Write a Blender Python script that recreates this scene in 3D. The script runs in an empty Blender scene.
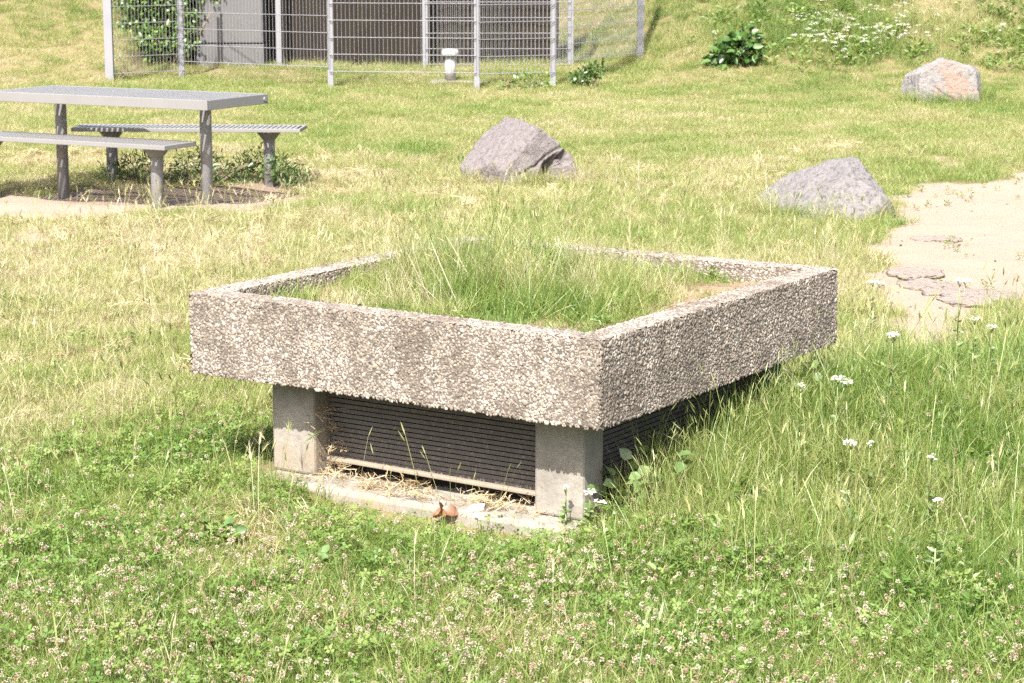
import bpy, bmesh, math, random
import numpy as np
from mathutils import Vector, Matrix
R = math.radians
random.seed(7)
rng = np.random.default_rng(11)
sc = bpy.context.scene
col = sc.collection

# ------------------------------------------------------------------ camera model
FPX, PIT, CAMH = 2150.0, 0.186, 2.04
CP, SP = math.cos(PIT), math.sin(PIT)
def ray(px, py):
    u = (px - 512) / FPX; v = -(py - 341.5) / FPX
    return np.array([u, CP + v * SP, -SP + v * CP])
cam = bpy.data.objects.new('camera', bpy.data.cameras.new('camera')); col.objects.link(cam)
cam.location = (0, 0, CAMH); cam.rotation_euler = (math.pi / 2 - PIT, 0, 0)
cam.data.sensor_width = 36; cam.data.lens = FPX / 1024 * 36
cam.data.clip_end = 1000; cam.data.clip_start = .05
cam.data.dof.use_dof = True; cam.data.dof.focus_distance = 7.7; cam.data.dof.aperture_fstop = 13
sc.camera = cam

# ------------------------------------------------------------------ light
S = Vector((-.259, -.966, 0)).normalized()
EL = R(51)
sd = Vector((S.x * math.cos(EL), S.y * math.cos(EL), math.sin(EL)))
sun = bpy.data.objects.new('sun', bpy.data.lights.new('sun', 'SUN')); col.objects.link(sun)
sun.data.energy = 4.6; sun.data.angle = R(.55); sun.data.color = (1, .965, .91)
sun.rotation_euler = sd.to_track_quat('Z', 'Y').to_euler()
w = bpy.data.worlds.new('World'); sc.world = w; w.use_nodes = True
nt = w.node_tree
sky = nt.nodes.new('ShaderNodeTexSky'); sky.sky_type = 'NISHITA'; sky.sun_disc = False
sky.sun_elevation = EL; sky.sun_rotation = math.atan2(sd.x, sd.y)
sky.air_density = .9; sky.dust_density = 4.0
nt.links.new(sky.outputs[0], nt.nodes['Background'].inputs[0])
nt.nodes['Background'].inputs[1].default_value = .115
vs = sc.view_settings
vs.view_transform = 'Standard'; vs.look = 'None'; vs.gamma = 1; vs.exposure = 1.66
sc.render.engine = 'CYCLES'
cy = sc.cycles
cy.max_bounces = 8; cy.diffuse_bounces = 4; cy.glossy_bounces = 2; cy.transmission_bounces = 6
cy.use_denoising = False
cy.caustics_reflective = False; cy.caustics_refractive = False; cy.sample_clamp_indirect = 6

YAW = .9965
D1 = np.array([math.cos(YAW), math.sin(YAW)]); D2 = np.array([-D1[1], D1[0]])
F0 = np.array([.2997, 7.128]); PA, PB = 1.917, 1.830
ZT, ZB = .702, .387
# ------------------------------------------------------------------ noise and terrain
def _h(ix, iy, seed):
    n = (ix.astype(np.int64) * 374761393 + iy.astype(np.int64) * 668265263 + seed * 1442695041) & 0x7fffffff
    n = ((n ^ (n >> 13)) * 1274126177) & 0x7fffffff
    n = (n ^ (n >> 16)) & 0xffff
    return n / 65535.0
def vnoise(x, y, f=1.0, seed=0):
    x = np.asarray(x, float) * f + 1000; y = np.asarray(y, float) * f + 1000
    ix = np.floor(x); iy = np.floor(y); fx = x - ix; fy = y - iy
    fx = fx * fx * (3 - 2 * fx); fy = fy * fy * (3 - 2 * fy)
    a = _h(ix, iy, seed); b = _h(ix + 1, iy, seed); c = _h(ix, iy + 1, seed); d = _h(ix + 1, iy + 1, seed)
    return (a * (1 - fx) + b * fx) * (1 - fy) + (c * (1 - fx) + d * fx) * fy
def fbm(x, y, f=1.0, seed=0, o=3):
    s = 0; a = 1; t = 0
    for i in range(o):
        s = s + a * vnoise(x, y, f * 2 ** i, seed + 17 * i); t += a; a *= .55
    return s / t
def sstep(a, b, x):
    t = np.clip((np.asarray(x, float) - a) / (b - a), 0, 1)
    return t * t * (3 - 2 * t)
def softplus(x, k=.6):
    return np.where(x > 8 * k, x, k * np.log1p(np.exp(np.clip(x / k, -40, 8))))
def hill_start(x):
    x = np.asarray(x, float)
    l = 26.6 + 7.4 * sstep(-4.95, -4.2, x)
    return l - 7.2 * sstep(-.9, 2.6, x)
def zt(x, y):
    x = np.asarray(x, float); y = np.asarray(y, float)
    z = .036 * softplus(y - 18, 1.5)
    z = z + .34 * softplus(y - hill_start(x), .5)
    z = 5.5 * np.tanh(z / 5.5)
    z = z + (fbm(x, y, .7, 3, 3) - .5) * .09 * sstep(9, 20, y) + (fbm(x, y, 3.1, 9, 2) - .5) * .035
    du = (x - F0[0]) * D1[0] + (y - F0[1]) * D1[1]; dv = (x - F0[0]) * D2[0] + (y - F0[1]) * D2[1]
    z = z + .22 * np.exp(-((du - 2.1) / 1.15) ** 2 - ((dv + .35) / .8) ** 2)
    z = z - .075 * np.exp(-((du + .08) / .2) ** 2) * sstep(-.1, .2, dv) * (1 - sstep(1.1, 1.4, dv)) - .015 * np.exp(-((du - .1) / .3) ** 2 - ((dv - 1.6) / .3) ** 2)
    # a hollow worn under the table
    z = z - .06 * np.exp(-(((x + 2.7) / 1.3) ** 2 + ((y - 17.3) / .7) ** 2))
    return z
def at(px, py):
    """the point of the ground seen at a pixel"""
    r = ray(px, py)
    t = np.arange(4, 90, .02)
    P = r[None, :] * t[:, None]; P[:, 2] += CAMH
    i = np.argmax(P[:, 2] < zt(P[:, 0], P[:, 1]))
    return P[i]
def up(px, py, y):
    """the point at depth y seen at a pixel"""
    r = ray(px, py); t = y / r[1]
    return np.array([r[0] * t, y, CAMH + r[2] * t])

# ------------------------------------------------------------------ mesh helpers
def mesh(name, V, F, mat=None, smooth=False, attrs=None):
    me = bpy.data.meshes.new(name)
    V = np.asarray(V, np.float32)
    if isinstance(F, np.ndarray):
        k = F.shape[1]; n = len(F)
        me.vertices.add(len(V)); me.vertices.foreach_set('co', V.ravel())
        me.loops.add(n * k); me.loops.foreach_set('vertex_index', F.astype(np.int32).ravel())
        me.polygons.add(n); me.polygons.foreach_set('loop_start', np.arange(0, n * k, k, dtype=np.int32))
    else:
        me.from_pydata([tuple(map(float, v)) for v in V], [], [tuple(int(i) for i in f) for f in F])
    if smooth: me.polygons.foreach_set('use_smooth', np.ones(len(me.polygons), bool))
    for k, (dom, a) in (attrs or {}).items():
        at_ = me.attributes.new(k, 'FLOAT', dom); at_.data.foreach_set('value', np.asarray(a, np.float32))
    if mat: me.materials.append(mat)
    me.validate(); me.update()
    return me
def tag(o, label=None, cat=None, group=None, kind=None):
    if label: o['label'] = label
    if cat: o['category'] = cat
    if group: o['group'] = group
    if kind: o['kind'] = kind
    return o
def link(name, me, parent=None):
    o = bpy.data.objects.new(name, me); col.objects.link(o)
    if parent: o.parent = parent
    return o
def empty(name, loc, rz=0):
    o = bpy.data.objects.new(name, None); col.objects.link(o)
    o.location = tuple(float(v) for v in loc); o.rotation_euler = (0, 0, rz); o.empty_display_size = .1
    return o
class MB:
    def __init__(s): s.V = []; s.F = []
    def add(s, V, F):
        n = len(s.V); s.V += [tuple(map(float, v)) for v in V]; s.F += [tuple(int(i) + n for i in f) for f in F]
    def box(s, a, b, M=None):
        x0, y0, z0 = a; x1, y1, z1 = b
        V = [(x0, y0, z0), (x1, y0, z0), (x1, y1, z0), (x0, y1, z0), (x0, y0, z1), (x1, y0, z1), (x1, y1, z1), (x0, y1, z1)]
        if M is not None: V = [tuple(M @ Vector(v)) for v in V]
        s.add(V, [(0, 3, 2, 1), (4, 5, 6, 7), (0, 1, 5, 4), (1, 2, 6, 5), (2, 3, 7, 6), (3, 0, 4, 7)])
    def tube(s, p, q, r0, r1=None, n=10, caps=True):
        r1 = r0 if r1 is None else r1
        p = Vector(p); q = Vector(q); d = (q - p).normalized()
        u = d.orthogonal().normalized(); v = d.cross(u)
        V = []
        for c, r in ((p, r0), (q, r1)):
            for i in range(n):
                a = 2 * math.pi * i / n; V.append(c + u * math.cos(a) * r + v * math.sin(a) * r)
        F = [(i, (i + 1) % n, n + (i + 1) % n, n + i) for i in range(n)]
        if caps: F += [tuple(range(n))[::-1], tuple(range(n, 2 * n))]
        s.add(V, F)
    def path(s, pts, r, n=6):
        for i in range(len(pts) - 1):
            a, b = (r[i], r[i + 1]) if isinstance(r, (list, tuple)) else (r, r)
            s.tube(pts[i], pts[i + 1], a, b, n)
    def lathe(s, prof, n=20, c=(0, 0, 0)):
        V = []
        for r, z in prof:
            for i in range(n):
                a = 2 * math.pi * i / n; V.append((c[0] + r * math.cos(a), c[1] + r * math.sin(a), c[2] + z))
        m = len(prof)
        F = [(j * n + i, j * n + (i + 1) % n, (j + 1) * n + (i + 1) % n, (j + 1) * n + i) for j in range(m - 1) for i in range(n)]
        F += [tuple(range(n))[::-1], tuple(range((m - 1) * n, m * n))]
        s.add(V, F)
    def build(s, name, mat, parent=None, smooth=False, bevel=0, attrs=None):
        o = link(name, mesh(name, s.V, s.F, mat, smooth, attrs), parent)
        if bevel:
            b = o.modifiers.new('bevel', 'BEVEL'); b.width = bevel; b.segments = 2; b.limit_method = 'ANGLE'
        return o

# ------------------------------------------------------------------ materials
class NT:
    def __init__(s, name):
        s.m = bpy.data.materials.new(name); s.m.use_nodes = True; s.t = s.m.node_tree
        s.b = s.t.nodes['Principled BSDF']; s.out = s.t.nodes['Material Output']
    def n(s, typ, **k):
        nd = s.t.nodes.new(typ)
        for a, v in k.items(): setattr(nd, a, v)
        return nd
    def l(s, a, b): s.t.links.new(a, b)
    def noise(s, scale, detail=4, rough=.55, vec=None, dist=0):
        nd = s.n('ShaderNodeTexNoise'); nd.inputs['Scale'].default_value = scale; nd.inputs['Detail'].default_value = detail
        nd.inputs['Roughness'].default_value = rough; nd.inputs['Distortion'].default_value = dist
        s.l(vec if vec else s.co(), nd.inputs['Vector']); return nd.outputs['Fac']
    def co(s):
        if not hasattr(s, '_c'): s._c = s.n('ShaderNodeTexCoord').outputs['Object']
        return s._c
    def ramp(s, fac, stops):
        r = s.n('ShaderNodeValToRGB'); e = r.color_ramp.elements
        while len(e) < len(stops): e.new(.5)
        for i, (p, c) in enumerate(stops):
            e[i].position = p; e[i].color = (*c, 1) if len(c) == 3 else c
        s.l(fac, r.inputs[0]); return r.outputs[0]
    def mix(s, fac, a, b, mode='MIX'):
        m = s.n('ShaderNodeMix', data_type='RGBA', blend_type=mode)
        for v, i in ((fac, 0), (a, 6), (b, 7)):
            if hasattr(v, 'links'): s.l(v, m.inputs[i])
            else: m.inputs[i].default_value = (*v, 1) if isinstance(v, tuple) else v
        return m.outputs[2]
    def math(s, op, a, b=0, clamp=False):
        m = s.n('ShaderNodeMath', operation=op, use_clamp=clamp)
        for i, v in enumerate((a, b)):
            if hasattr(v, 'links'): s.l(v, m.inputs[i])
            else: m.inputs[i].default_value = v
        return m.outputs[0]
    def attr(s, name, typ='GEOMETRY'):
        a = s.n('ShaderNodeAttribute', attribute_type=typ, attribute_name=name); return a.outputs['Fac']
    def bump(s, h, strength=.3, dist=.01):
        b = s.n('ShaderNodeBump'); b.inputs['Strength'].default_value = strength; b.inputs['Distance'].default_value = dist
        s.l(h, b.inputs['Height']); s.l(b.outputs[0], s.b.inputs['Normal'])
    def done(s, c, rough=.8, metal=0, spec=.3):
        if hasattr(c, 'links'): s.l(c, s.b.inputs['Base Color'])
        else: s.b.inputs['Base Color'].default_value = (*c, 1)
        if hasattr(rough, 'links'): s.l(rough, s.b.inputs['Roughness'])
        else: s.b.inputs['Roughness'].default_value = rough
        s.b.inputs['Metallic'].default_value = metal; s.b.inputs['Specular IOR Level'].default_value = spec
        return s.m

def leaf_mat(name, stops, trans=.42, gloss=.035, spread=.5, rnd=.25, tip=.12):
    """thin leaf: diffuse and translucent, the hue picked by the plant's own dryness, blade and height on the blade"""
    k = NT(name)
    a = k.attr('tint', 'INSTANCER')
    f = k.math('ADD', a, k.math('MULTIPLY', k.math('SUBTRACT', k.attr('bv'), .5), spread))
    f = k.math('ADD', f, k.math('MULTIPLY', k.attr('tt'), tip))
    oi = k.n('ShaderNodeObjectInfo').outputs['Random']
    f = k.math('ADD', f, k.math('MULTIPLY', k.math('SUBTRACT', oi, .5), rnd), True)
    c = k.ramp(f, stops)
    d = k.n('ShaderNodeBsdfDiffuse'); t = k.n('ShaderNodeBsdfTranslucent'); g = k.n('ShaderNodeBsdfGlossy')
    g.inputs['Roughness'].default_value = .45
    k.l(c, d.inputs[0]); k.l(k.mix(1.0, c, (1.25, 1.15, .7), 'MULTIPLY'), t.inputs[0])
    m1 = k.n('ShaderNodeMixShader'); m1.inputs[0].default_value = trans; k.l(d.outputs[0], m1.inputs[1]); k.l(t.outputs[0], m1.inputs[2])
    m2 = k.n('ShaderNodeMixShader'); m2.inputs[0].default_value = gloss; k.l(m1.outputs[0], m2.inputs[1]); k.l(g.outputs[0], m2.inputs[2])
    k.l(m2.outputs[0], k.out.inputs['Surface'])
    return k.m
GRASS = leaf_mat('grass_blade', [(0, (.095, .175, .028)), (.28, (.19, .255, .060)), (.55, (.29, .30, .115)), (.82, (.385, .355, .205)), (1, (.45, .40, .285))])
HERB = leaf_mat('herb_leaf', [(0, (.08, .15, .028)), (.5, (.135, .215, .045)), (1, (.22, .27, .08))], trans=.4)
SEED = leaf_mat('seed_head', [(0, (.17, .22, .07)), (.5, (.28, .29, .12)), (1, (.42, .36, .21))], trans=.25)
CLOVERF = leaf_mat('clover_flower', [(0, (.40, .37, .28)), (.4, (.36, .30, .21)), (.7, (.31, .235, .155)), (1, (.23, .155, .09))], trans=.2, spread=.2, rnd=.5)
WHITE = leaf_mat('white_flower', [(0, (.66, .65, .6)), (1, (.55, .52, .44))], trans=.2)
STRAW = leaf_mat('straw', [(0, (.30, .225, .12)), (1, (.42, .335, .22))], trans=.15)
def plain_leaf(name, c1, c2, trans=.3):
    k = NT(name)
    c = k.ramp(k.attr('bv'), [(0, c1), (1, c2)])
    d = k.n('ShaderNodeBsdfDiffuse'); t = k.n('ShaderNodeBsdfTranslucent'); g = k.n('ShaderNodeBsdfGlossy'); g.inputs['Roughness'].default_value = .4
    k.l(c, d.inputs[0]); k.l(k.mix(1.0, c, (1.3, 1.15, .6), 'MULTIPLY'), t.inputs[0])
    m1 = k.n('ShaderNodeMixShader'); m1.inputs[0].default_value = trans; k.l(d.outputs[0], m1.inputs[1]); k.l(t.outputs[0], m1.inputs[2])
    m2 = k.n('ShaderNodeMixShader'); m2.inputs[0].default_value = .06; k.l(m1.outputs[0], m2.inputs[1]); k.l(g.outputs[0], m2.inputs[2])
    k.l(m2.outputs[0], k.out.inputs['Surface']); return k.m
LEAF = plain_leaf('shrub_leaf', (.05, .12, .02), (.17, .25, .06))
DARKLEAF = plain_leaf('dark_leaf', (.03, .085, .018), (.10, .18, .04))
GREYLEAF = plain_leaf('yarrow_leaf', (.09, .16, .05), (.18, .25, .09))
PETAL = plain_leaf('petal', (.55, .54, .49), (.68, .67, .62), .15)
STEM = plain_leaf('green_stem', (.14, .19, .06), (.22, .25, .09), .1)
RUST = plain_leaf('withered_leaf', (.13, .05, .02), (.24, .11, .05), .2)

k = NT('aggregate_matrix')
n1 = k.noise(9, 6, .6); n2 = k.noise(160, 3)
c = k.mix(n2, (.06, .052, .044), (.12, .103, .086)); c = k.mix(k.ramp(n1, [(.42, (0, 0, 0)), (.62, (1, 1, 1))]), c, k.mix(.5, c, (.14, .12, .10)))
k.bump(n2, .6, .004); MATRIX = k.done(c, .95)
k = NT('aggregate_pebble')
p = k.attr('bv')
c = k.ramp(p, [(0, (.07, .06, .052)), (.14, (.105, .092, .082)), (.3, (.18, .152, .127)), (.5, (.245, .203, .166)), (.72, (.315, .268, .222)), (.9, (.395, .35, .295)), (1, (.47, .44, .39))])
n1 = k.noise(300, 3); n3 = k.noise(5, 5, .62)
c = k.mix(.3, c, k.ramp(n1, [(.3, (.12, .10, .085)), (.7, (.34, .29, .24))]))
grime = k.ramp(n3, [(.44, (1, 1, 1)), (.64, (.60, .58, .56))])
st = k.n('ShaderNodeMapping'); st.inputs['Scale'].default_value = (1, 1, .10); k.l(k.co(), st.inputs[0])
streak = k.ramp(k.noise(16, 4, .6, st.outputs[0]), [(.52, (1, 1, 1)), (.70, (.72, .69, .66))])
c = k.mix(1.0, c, grime, 'MULTIPLY'); c = k.mix(1.0, c, streak, 'MULTIPLY')
c = k.mix(k.math('MULTIPLY', k.ramp(k.noise(3.1, 5, .65), [(.60, (0, 0, 0)), (.74, (1, 1, 1))]), .45), c, (.15, .125, .085))
PEBBLE = k.done(c, .75, 0, .25)
k = NT('cast_concrete')
n1 = k.noise(7, 6, .65); n2 = k.noise(60, 5, .7); n3 = k.noise(2.5, 4)
c = k.mix(k.ramp(n1, [(.35, (0, 0, 0)), (.65, (1, 1, 1))]), (.175, .16, .138), (.275, .25, .215)); c = k.mix(k.math('MULTIPLY', k.ramp(n2, [(.3, (1, 1, 1)), (.55, (0, 0, 0))]), .45), c, (.15, .13, .105))
c = k.mix(k.ramp(n3, [(.5, (0, 0, 0)), (.75, (1, 1, 1))]), c, (.22, .165, .11))
k.bump(n2, .5, .006); CONC = k.done(c, .95)
k = NT('grey_concrete')
n1 = k.noise(3, 5, .65); n2 = k.noise(40, 4)
c = k.mix(n1, (.075, .072, .072), (.115, .11, .109)); c = k.mix(k.math('MULTIPLY', n2, .4), c, (.13, .13, .13)); k.bump(n2, .3, .005)
GREYC = k.done(c, .95)
k = NT('louvre_metal')
n1 = k.noise(14, 5, .65); n2 = k.noise(90, 4)
c = k.mix(n1, (.07, .06, .052), (.115, .10, .088)); c = k.mix(k.ramp(n2, [(.55, (0, 0, 0)), (.75, (1, 1, 1))]), c, (.19, .165, .14))
LOUVRE = k.done(c, .7, 0, .3)
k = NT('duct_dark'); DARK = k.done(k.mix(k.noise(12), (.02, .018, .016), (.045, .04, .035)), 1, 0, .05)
k = NT('weathered_board')
n1 = k.noise(30, 5); c = k.mix(n1, (.17, .14, .105), (.26, .22, .17)); BOARD = k.done(c, .9)
k = NT('soil')
n1 = k.noise(6, 6, .65); n2 = k.noise(70, 4); c = k.mix(n1, (.20, .14, .09), (.36, .27, .185)); c = k.mix(k.math('MULTIPLY', n2, .5), c, (.14, .10, .065)); k.bump(n2, .9, .02)
SOIL = k.done(c, 1, 0, .1)
k = NT('galvanised_steel')
n1 = k.noise(5, 4); n2 = k.noise(45, 4)
c = k.mix(n1, (.19, .19, .205), (.25, .25, .265)); c = k.mix(k.math('MULTIPLY', n2, .4), c, (.2, .2, .21)); GALV = k.done(c, .55, .25, .4)
k = NT('painted_grey_steel')
n1 = k.noise(8, 5, .6); n2 = k.noise(70, 4)
c = k.mix(n1, (.15, .146, .15), (.20, .195, .195)); c = k.mix(k.ramp(n2, [(.56, (0, 0, 0)), (.72, (1, 1, 1))]), c, (.28, .27, .26)); PAINT = k.done(c, .55, 0, .35)
k = NT('light_grey_slats')
n1 = k.noise(4, 5, .6); n2 = k.noise(50, 4)
c = k.mix(n1, (.155, .15, .146), (.205, .20, .193)); c = k.mix(k.math('MULTIPLY', n2, .3), c, (.12, .117, .114)); SLAT = k.done(c, .55, 0, .4)
k = NT('white_plastic'); n1 = k.noise(12, 5); PVC = k.done(k.mix(n1, (.30, .295, .28), (.4, .39, .375)), .5)
k = NT('shade_dark_timber')
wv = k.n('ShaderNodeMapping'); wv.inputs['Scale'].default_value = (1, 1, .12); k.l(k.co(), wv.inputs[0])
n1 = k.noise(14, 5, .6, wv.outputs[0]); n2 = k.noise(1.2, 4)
c = k.mix(n1, (.004, .003, .0023), (.026, .0185, .0125)); c = k.mix(k.ramp(n2, [(.5, (0, 0, 0)), (.7, (1, 1, 1))]), c, (.022, .018, .010)); TIMBER = k.done(c, .95)  # near-black tones carry the shade lying on the boards
k = NT('bark'); n1 = k.noise(30, 5); BARK = k.done(k.mix(n1, (.10, .075, .05), (.2, .16, .11)), .95)
k = NT('paper'); PAPER = k.done((.8, .79, .76), .8)

def rock_mat(name, a, b, dark, stain=None, stain_lo=.5, stain_hi=.62, sscale=3.5, spot=None):
    k = NT(name)
    n1 = k.noise(3.2, 7, .65); n2 = k.noise(28, 6, .7); n3 = k.noise(sscale, 5, .6, dist=.6)
    c = k.mix(n1, a, b)
    c = k.mix(k.ramp(n2, [(.36, (1, 1, 1)), (.5, (0, 0, 0))]), c, dark)
    c = k.mix(k.ramp(k.noise(75, 3), [(.62, (0, 0, 0)), (.72, (1, 1, 1))]), c, tuple(min(1, v * 1.2) for v in b))
    if stain and spot:
        vm = k.n('ShaderNodeVectorMath', operation='DISTANCE'); k.l(k.co(), vm.inputs[0]); vm.inputs[1].default_value = spot[0]
        n3 = k.math('ADD', n3, k.math('MULTIPLY', k.math('SUBTRACT', spot[1], vm.outputs['Value']), .8))
    if stain: c = k.mix(k.ramp(n3, [(stain_lo, (0, 0, 0)), (stain_hi, (.42, .42, .42))]), c, stain)
    k.bump(k.math('ADD', n2, k.math('MULTIPLY', n1, 2.0)), .8, .03)
    return k.done(c, .9, 0, .2)

k = NT('ground')
bare = k.attr('bare'); dry = k.attr('dry')
n1 = k.noise(2.2, 6, .65); n2 = k.noise(18, 6, .7); n3 = k.noise(120, 4, .7)
soil_g = k.mix(n2, (.10, .085, .04), (.20, .165, .085))
soil_g = k.mix(k.math('MULTIPLY', dry, n1), soil_g, (.30, .25, .14))
sand = k.mix(n2, (.255, .197, .148), (.295, .235, .182)); sand = k.mix(k.ramp(n1, [(.45, (0, 0, 0)), (.7, (1, 1, 1))]), sand, (.265, .21, .17))
sand = k.mix(k.ramp(n3, [(.62, (0, 0, 0)), (.75, (.35, .35, .35))]), sand, (.22, .18, .14))
shadow_soil = k.attr('shadow_soil')
dk = k.mix(n3, (.13, .095, .07), (.27, .21, .16))  # darker pit soil with the table's shadow painted in
sand = k.mix(k.math('MULTIPLY', shadow_soil, 1.0, True), sand, dk)
e = k.math('ADD', bare, k.math('MULTIPLY', k.math('SUBTRACT', n2, .5), .9)); e = k.ramp(e, [(.38, (0, 0, 0)), (.62, (1, 1, 1))])
c = k.mix(e, soil_g, sand); k.bump(k.math('ADD', n2, n3), .6, .02)
GROUND = k.done(c, 1, 0, .05)

# ------------------------------------------------------------------ planter frame of reference
def uv(x, y):
    qx = np.asarray(x) - F0[0]; qy = np.asarray(y) - F0[1]
    return qx * D1[0] + qy * D1[1], qx * D2[0] + qy * D2[1]

# ------------------------------------------------------------------ zones of the ground
def poly_px(pts): return np.array([at(*p)[:2] for p in pts])
def inside(P, x, y):
    r = np.zeros(np.shape(x), bool); n = len(P); j = n - 1
    for i in range(n):
        xi, yi = P[i]; xj, yj = P[j]
        cnd = ((yi > y) != (yj > y)) & (x < (xj - xi) * (y - yi) / (yj - yi + 1e-12) + xi)
        r ^= cnd; j = i
    return r
SAND = poly_px([(870, 244), (888, 222), (890, 206), (905, 196), (930, 187), (985, 181), (1010, 175), (1130, 170), (1200, 312), (1010, 308), (982, 336), (925, 346), (882, 336), (866, 280)])
PIT_ = poly_px([(-60, 190), (60, 190), (95, 187), (112, 184), (180, 187), (285, 187), (302, 196), (288, 208), (240, 216), (150, 213), (110, 220), (40, 220), (-60, 226)])
SHADOW_SOIL = poly_px([(82, 198), (110, 183), (190, 185), (285, 186), (292, 193), (262, 202), (80, 205)])  # outline of the tabletop's shadow, over the darker soil of the pit
def dist_in(P, x, y, w_):
    """soft membership: 1 inside, falling off over w_ metres (noise-warped)"""
    x = np.asarray(x, float); y = np.asarray(y, float)
    wx = (fbm(x, y, 2.6, 31, 3) - .5) * .55; wy = (fbm(x, y, 2.6, 57, 3) - .5) * .9
    x = x + wx; y = y + wy
    d = np.full(x.shape, 1e9)
    for i in range(len(P)):
        a = P[i]; b = P[(i + 1) % len(P)]; ab = b - a
        t = np.clip(((x - a[0]) * ab[0] + (y - a[1]) * ab[1]) / (ab @ ab), 0, 1)
        d = np.minimum(d, np.hypot(x - a[0] - t * ab[0], y - a[1] - t * ab[1]))
    s = np.where(inside(P, x, y), d, -d)
    return sstep(-w_, w_, s)
SPOTS = [(at(845, 216), .35), (at(932, 345), .22), (at(800, 300), .1), (at(895, 325), .25), (at(40, 235), .3)]
def bare_at(x, y):
    b = np.maximum(dist_in(SAND, x, y, .14), .93 * dist_in(PIT_, x, y, .2) * sstep(.30, .5, fbm(x, y, 1.9, 5, 3) + .16))
    for p, r in SPOTS: b = np.maximum(b, .8 * np.exp(-(((x - p[0]) ** 2 + ((y - p[1]) * .6) ** 2) / r ** 2)))
    # dusty strip in the fenced yard
    b = np.maximum(b, .42 * sstep(-5.2, -4.6, x) * (1 - sstep(-.6, .4, x)) * sstep(26.2, 26.8, y) * (1 - sstep(33, 34, y)))
    b = np.maximum(b, .5 * sstep(.72, .86, fbm(x, y, 1.3, 77, 3)) * sstep(10, 13, y))
    return b
def dry_at(x, y):
    """how dry and yellow the growth is: 0 lush, 1 straw"""
    n = fbm(x, y, .55, 21, 3); m = fbm(x, y, 2.3, 22, 3)
    u, v = uv(x, y)
    d = .445 + (n - .5) * .6 + (m - .5) * .75
    right = sstep(-.25, .3, -v) * sstep(-.4, .2, u + .3) * (1 - sstep(11.5, 15, y))
    front = 1 - sstep(6.6, 8.2, y + .25 * np.minimum(x, 0))
    d = d - .32 * right - .24 * front * (1 - right)
    near_planter_left = np.exp(-((u - .3) ** 2 / .5 + (v - 2.05) ** 2 / .16))
    d = d - .32 * near_planter_left
    d = d + .10 * (1 - sstep(-.4, 1.2, x)) * sstep(7.6, 9, y) * (1 - sstep(17, 21, y))
    hill = sstep(26, 29, y) * sstep(.5, 4, x)
    d = d - .36 * hill * sstep(.36, .6, fbm(x, y, .5, 40, 2) + .1)
    d = d + .10 * sstep(.3, 1, sstep(9, 11, y) * (1 - sstep(13, 15, y)) * (1 - sstep(0, 2.5, x)))
    d = d - .10 * sstep(22, 24, y) * (1 - hill)
    return np.clip(d, 0, 1)
def tall_at(x, y):
    """how tall the growth stands: 0 mown, 1 knee high"""
    u, v = uv(x, y); n = fbm(x, y, 1.1, 61, 3)
    right = sstep(-.15, .25, -v) * sstep(-.7, .3, u) * (1 - sstep(9.3, 10.5, y + .25 * np.maximum(x - 1.8, 0)))
    back = sstep(1.9, 2.6, np.maximum(u, v)) * (1 - sstep(12.5, 16, y)) * sstep(-2.4, -.6, x) * .36
    t = np.maximum(right * .72, back)
    t = np.maximum(t, 1.1 * np.exp(-((v + .12) / .3) ** 2) * sstep(-.1, .4, u) * (1 - sstep(2.2, 2.8, u)))
    t = np.maximum(t, .35 * (1 - sstep(6.2, 7.2, y)))
    t = np.maximum(t, .55 * sstep(12, 13.5, y) * (1 - sstep(19, 21.5, y)) * sstep(-2.4, -1, x) * .45)
    hill = sstep(26.2, 28.5, y)
    t = np.maximum(t, hill * (.35 + .5 * sstep(.5, 4, x)))
    # uncut tufts along the far bench
    return np.clip(t * (.55 + .9 * n), 0, 1)

# ------------------------------------------------------------------ ground sheet
def spaced(lo, hi, step, far, g=1.22):
    a = list(np.arange(lo, hi + 1e-6, step)); s = step; x = a[-1]
    while x < far[1]: s *= g; x += s; a.append(x)
    s = step; x = a[0]; b = []
    while x > far[0]: s *= g; x -= s; b.append(x)
    return np.array(b[::-1] + a)
gx = spaced(-7.5, 7.5, .07, (-160, 160)); gy = spaced(4.8, 36, .075, (-60, 240))
X, Y = np.meshgrid(gx, gy); x = X.ravel(); y = Y.ravel()
V = np.stack([x, y, zt(x, y)], 1)
nx, ny = len(gx), len(gy)
i = (np.arange(ny - 1)[:, None] * nx + np.arange(nx - 1)[None, :]).ravel()
Fq = np.stack([i, i + 1, i + nx + 1, i + nx], 1)
gme = mesh('ground', V, Fq, GROUND, True, {'bare': ('POINT', bare_at(x, y)), 'dry': ('POINT', dry_at(x, y)), 'shadow_soil': ('POINT', dist_in(SHADOW_SOIL, x, y, .12))})
tag(link('ground', gme), 'uneven lawn soil with worn sandy patches rising to a bank', 'ground', kind='structure')

# ------------------------------------------------------------------ planter
ctr = F0 + D1 * PA / 2 + D2 * PB / 2
planter = empty('planter', (ctr[0], ctr[1], 0), YAW)
tag(planter, 'big square pebble concrete planter on a louvred concrete base in the lawn', 'planter')
def loc_(u, v, z): return (u - PA / 2, v - PB / 2, z)
TH, ZS = .115, .63
m = MB()
def ring(i, z): return [loc_(i, i, z), loc_(PA - i, i, z), loc_(PA - i, PB - i, z), loc_(i, PB - i, z)]
V = ring(0, ZB) + ring(0, ZT) + ring(TH, ZT) + ring(TH, ZS - .12)
F = [(3, 2, 1, 0)]
for a in range(4):
    b = (a + 1) % 4
    F += [(a, b, 4 + b, 4 + a), (4 + a, 4 + b, 8 + b, 8 + a), (8 + a, 8 + b, 12 + b, 12 + a)]
F += [(12, 13, 14, 15)]
m.add(V, F)
rim = m.build('rim', MATRIX, planter, bevel=.014)
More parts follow.
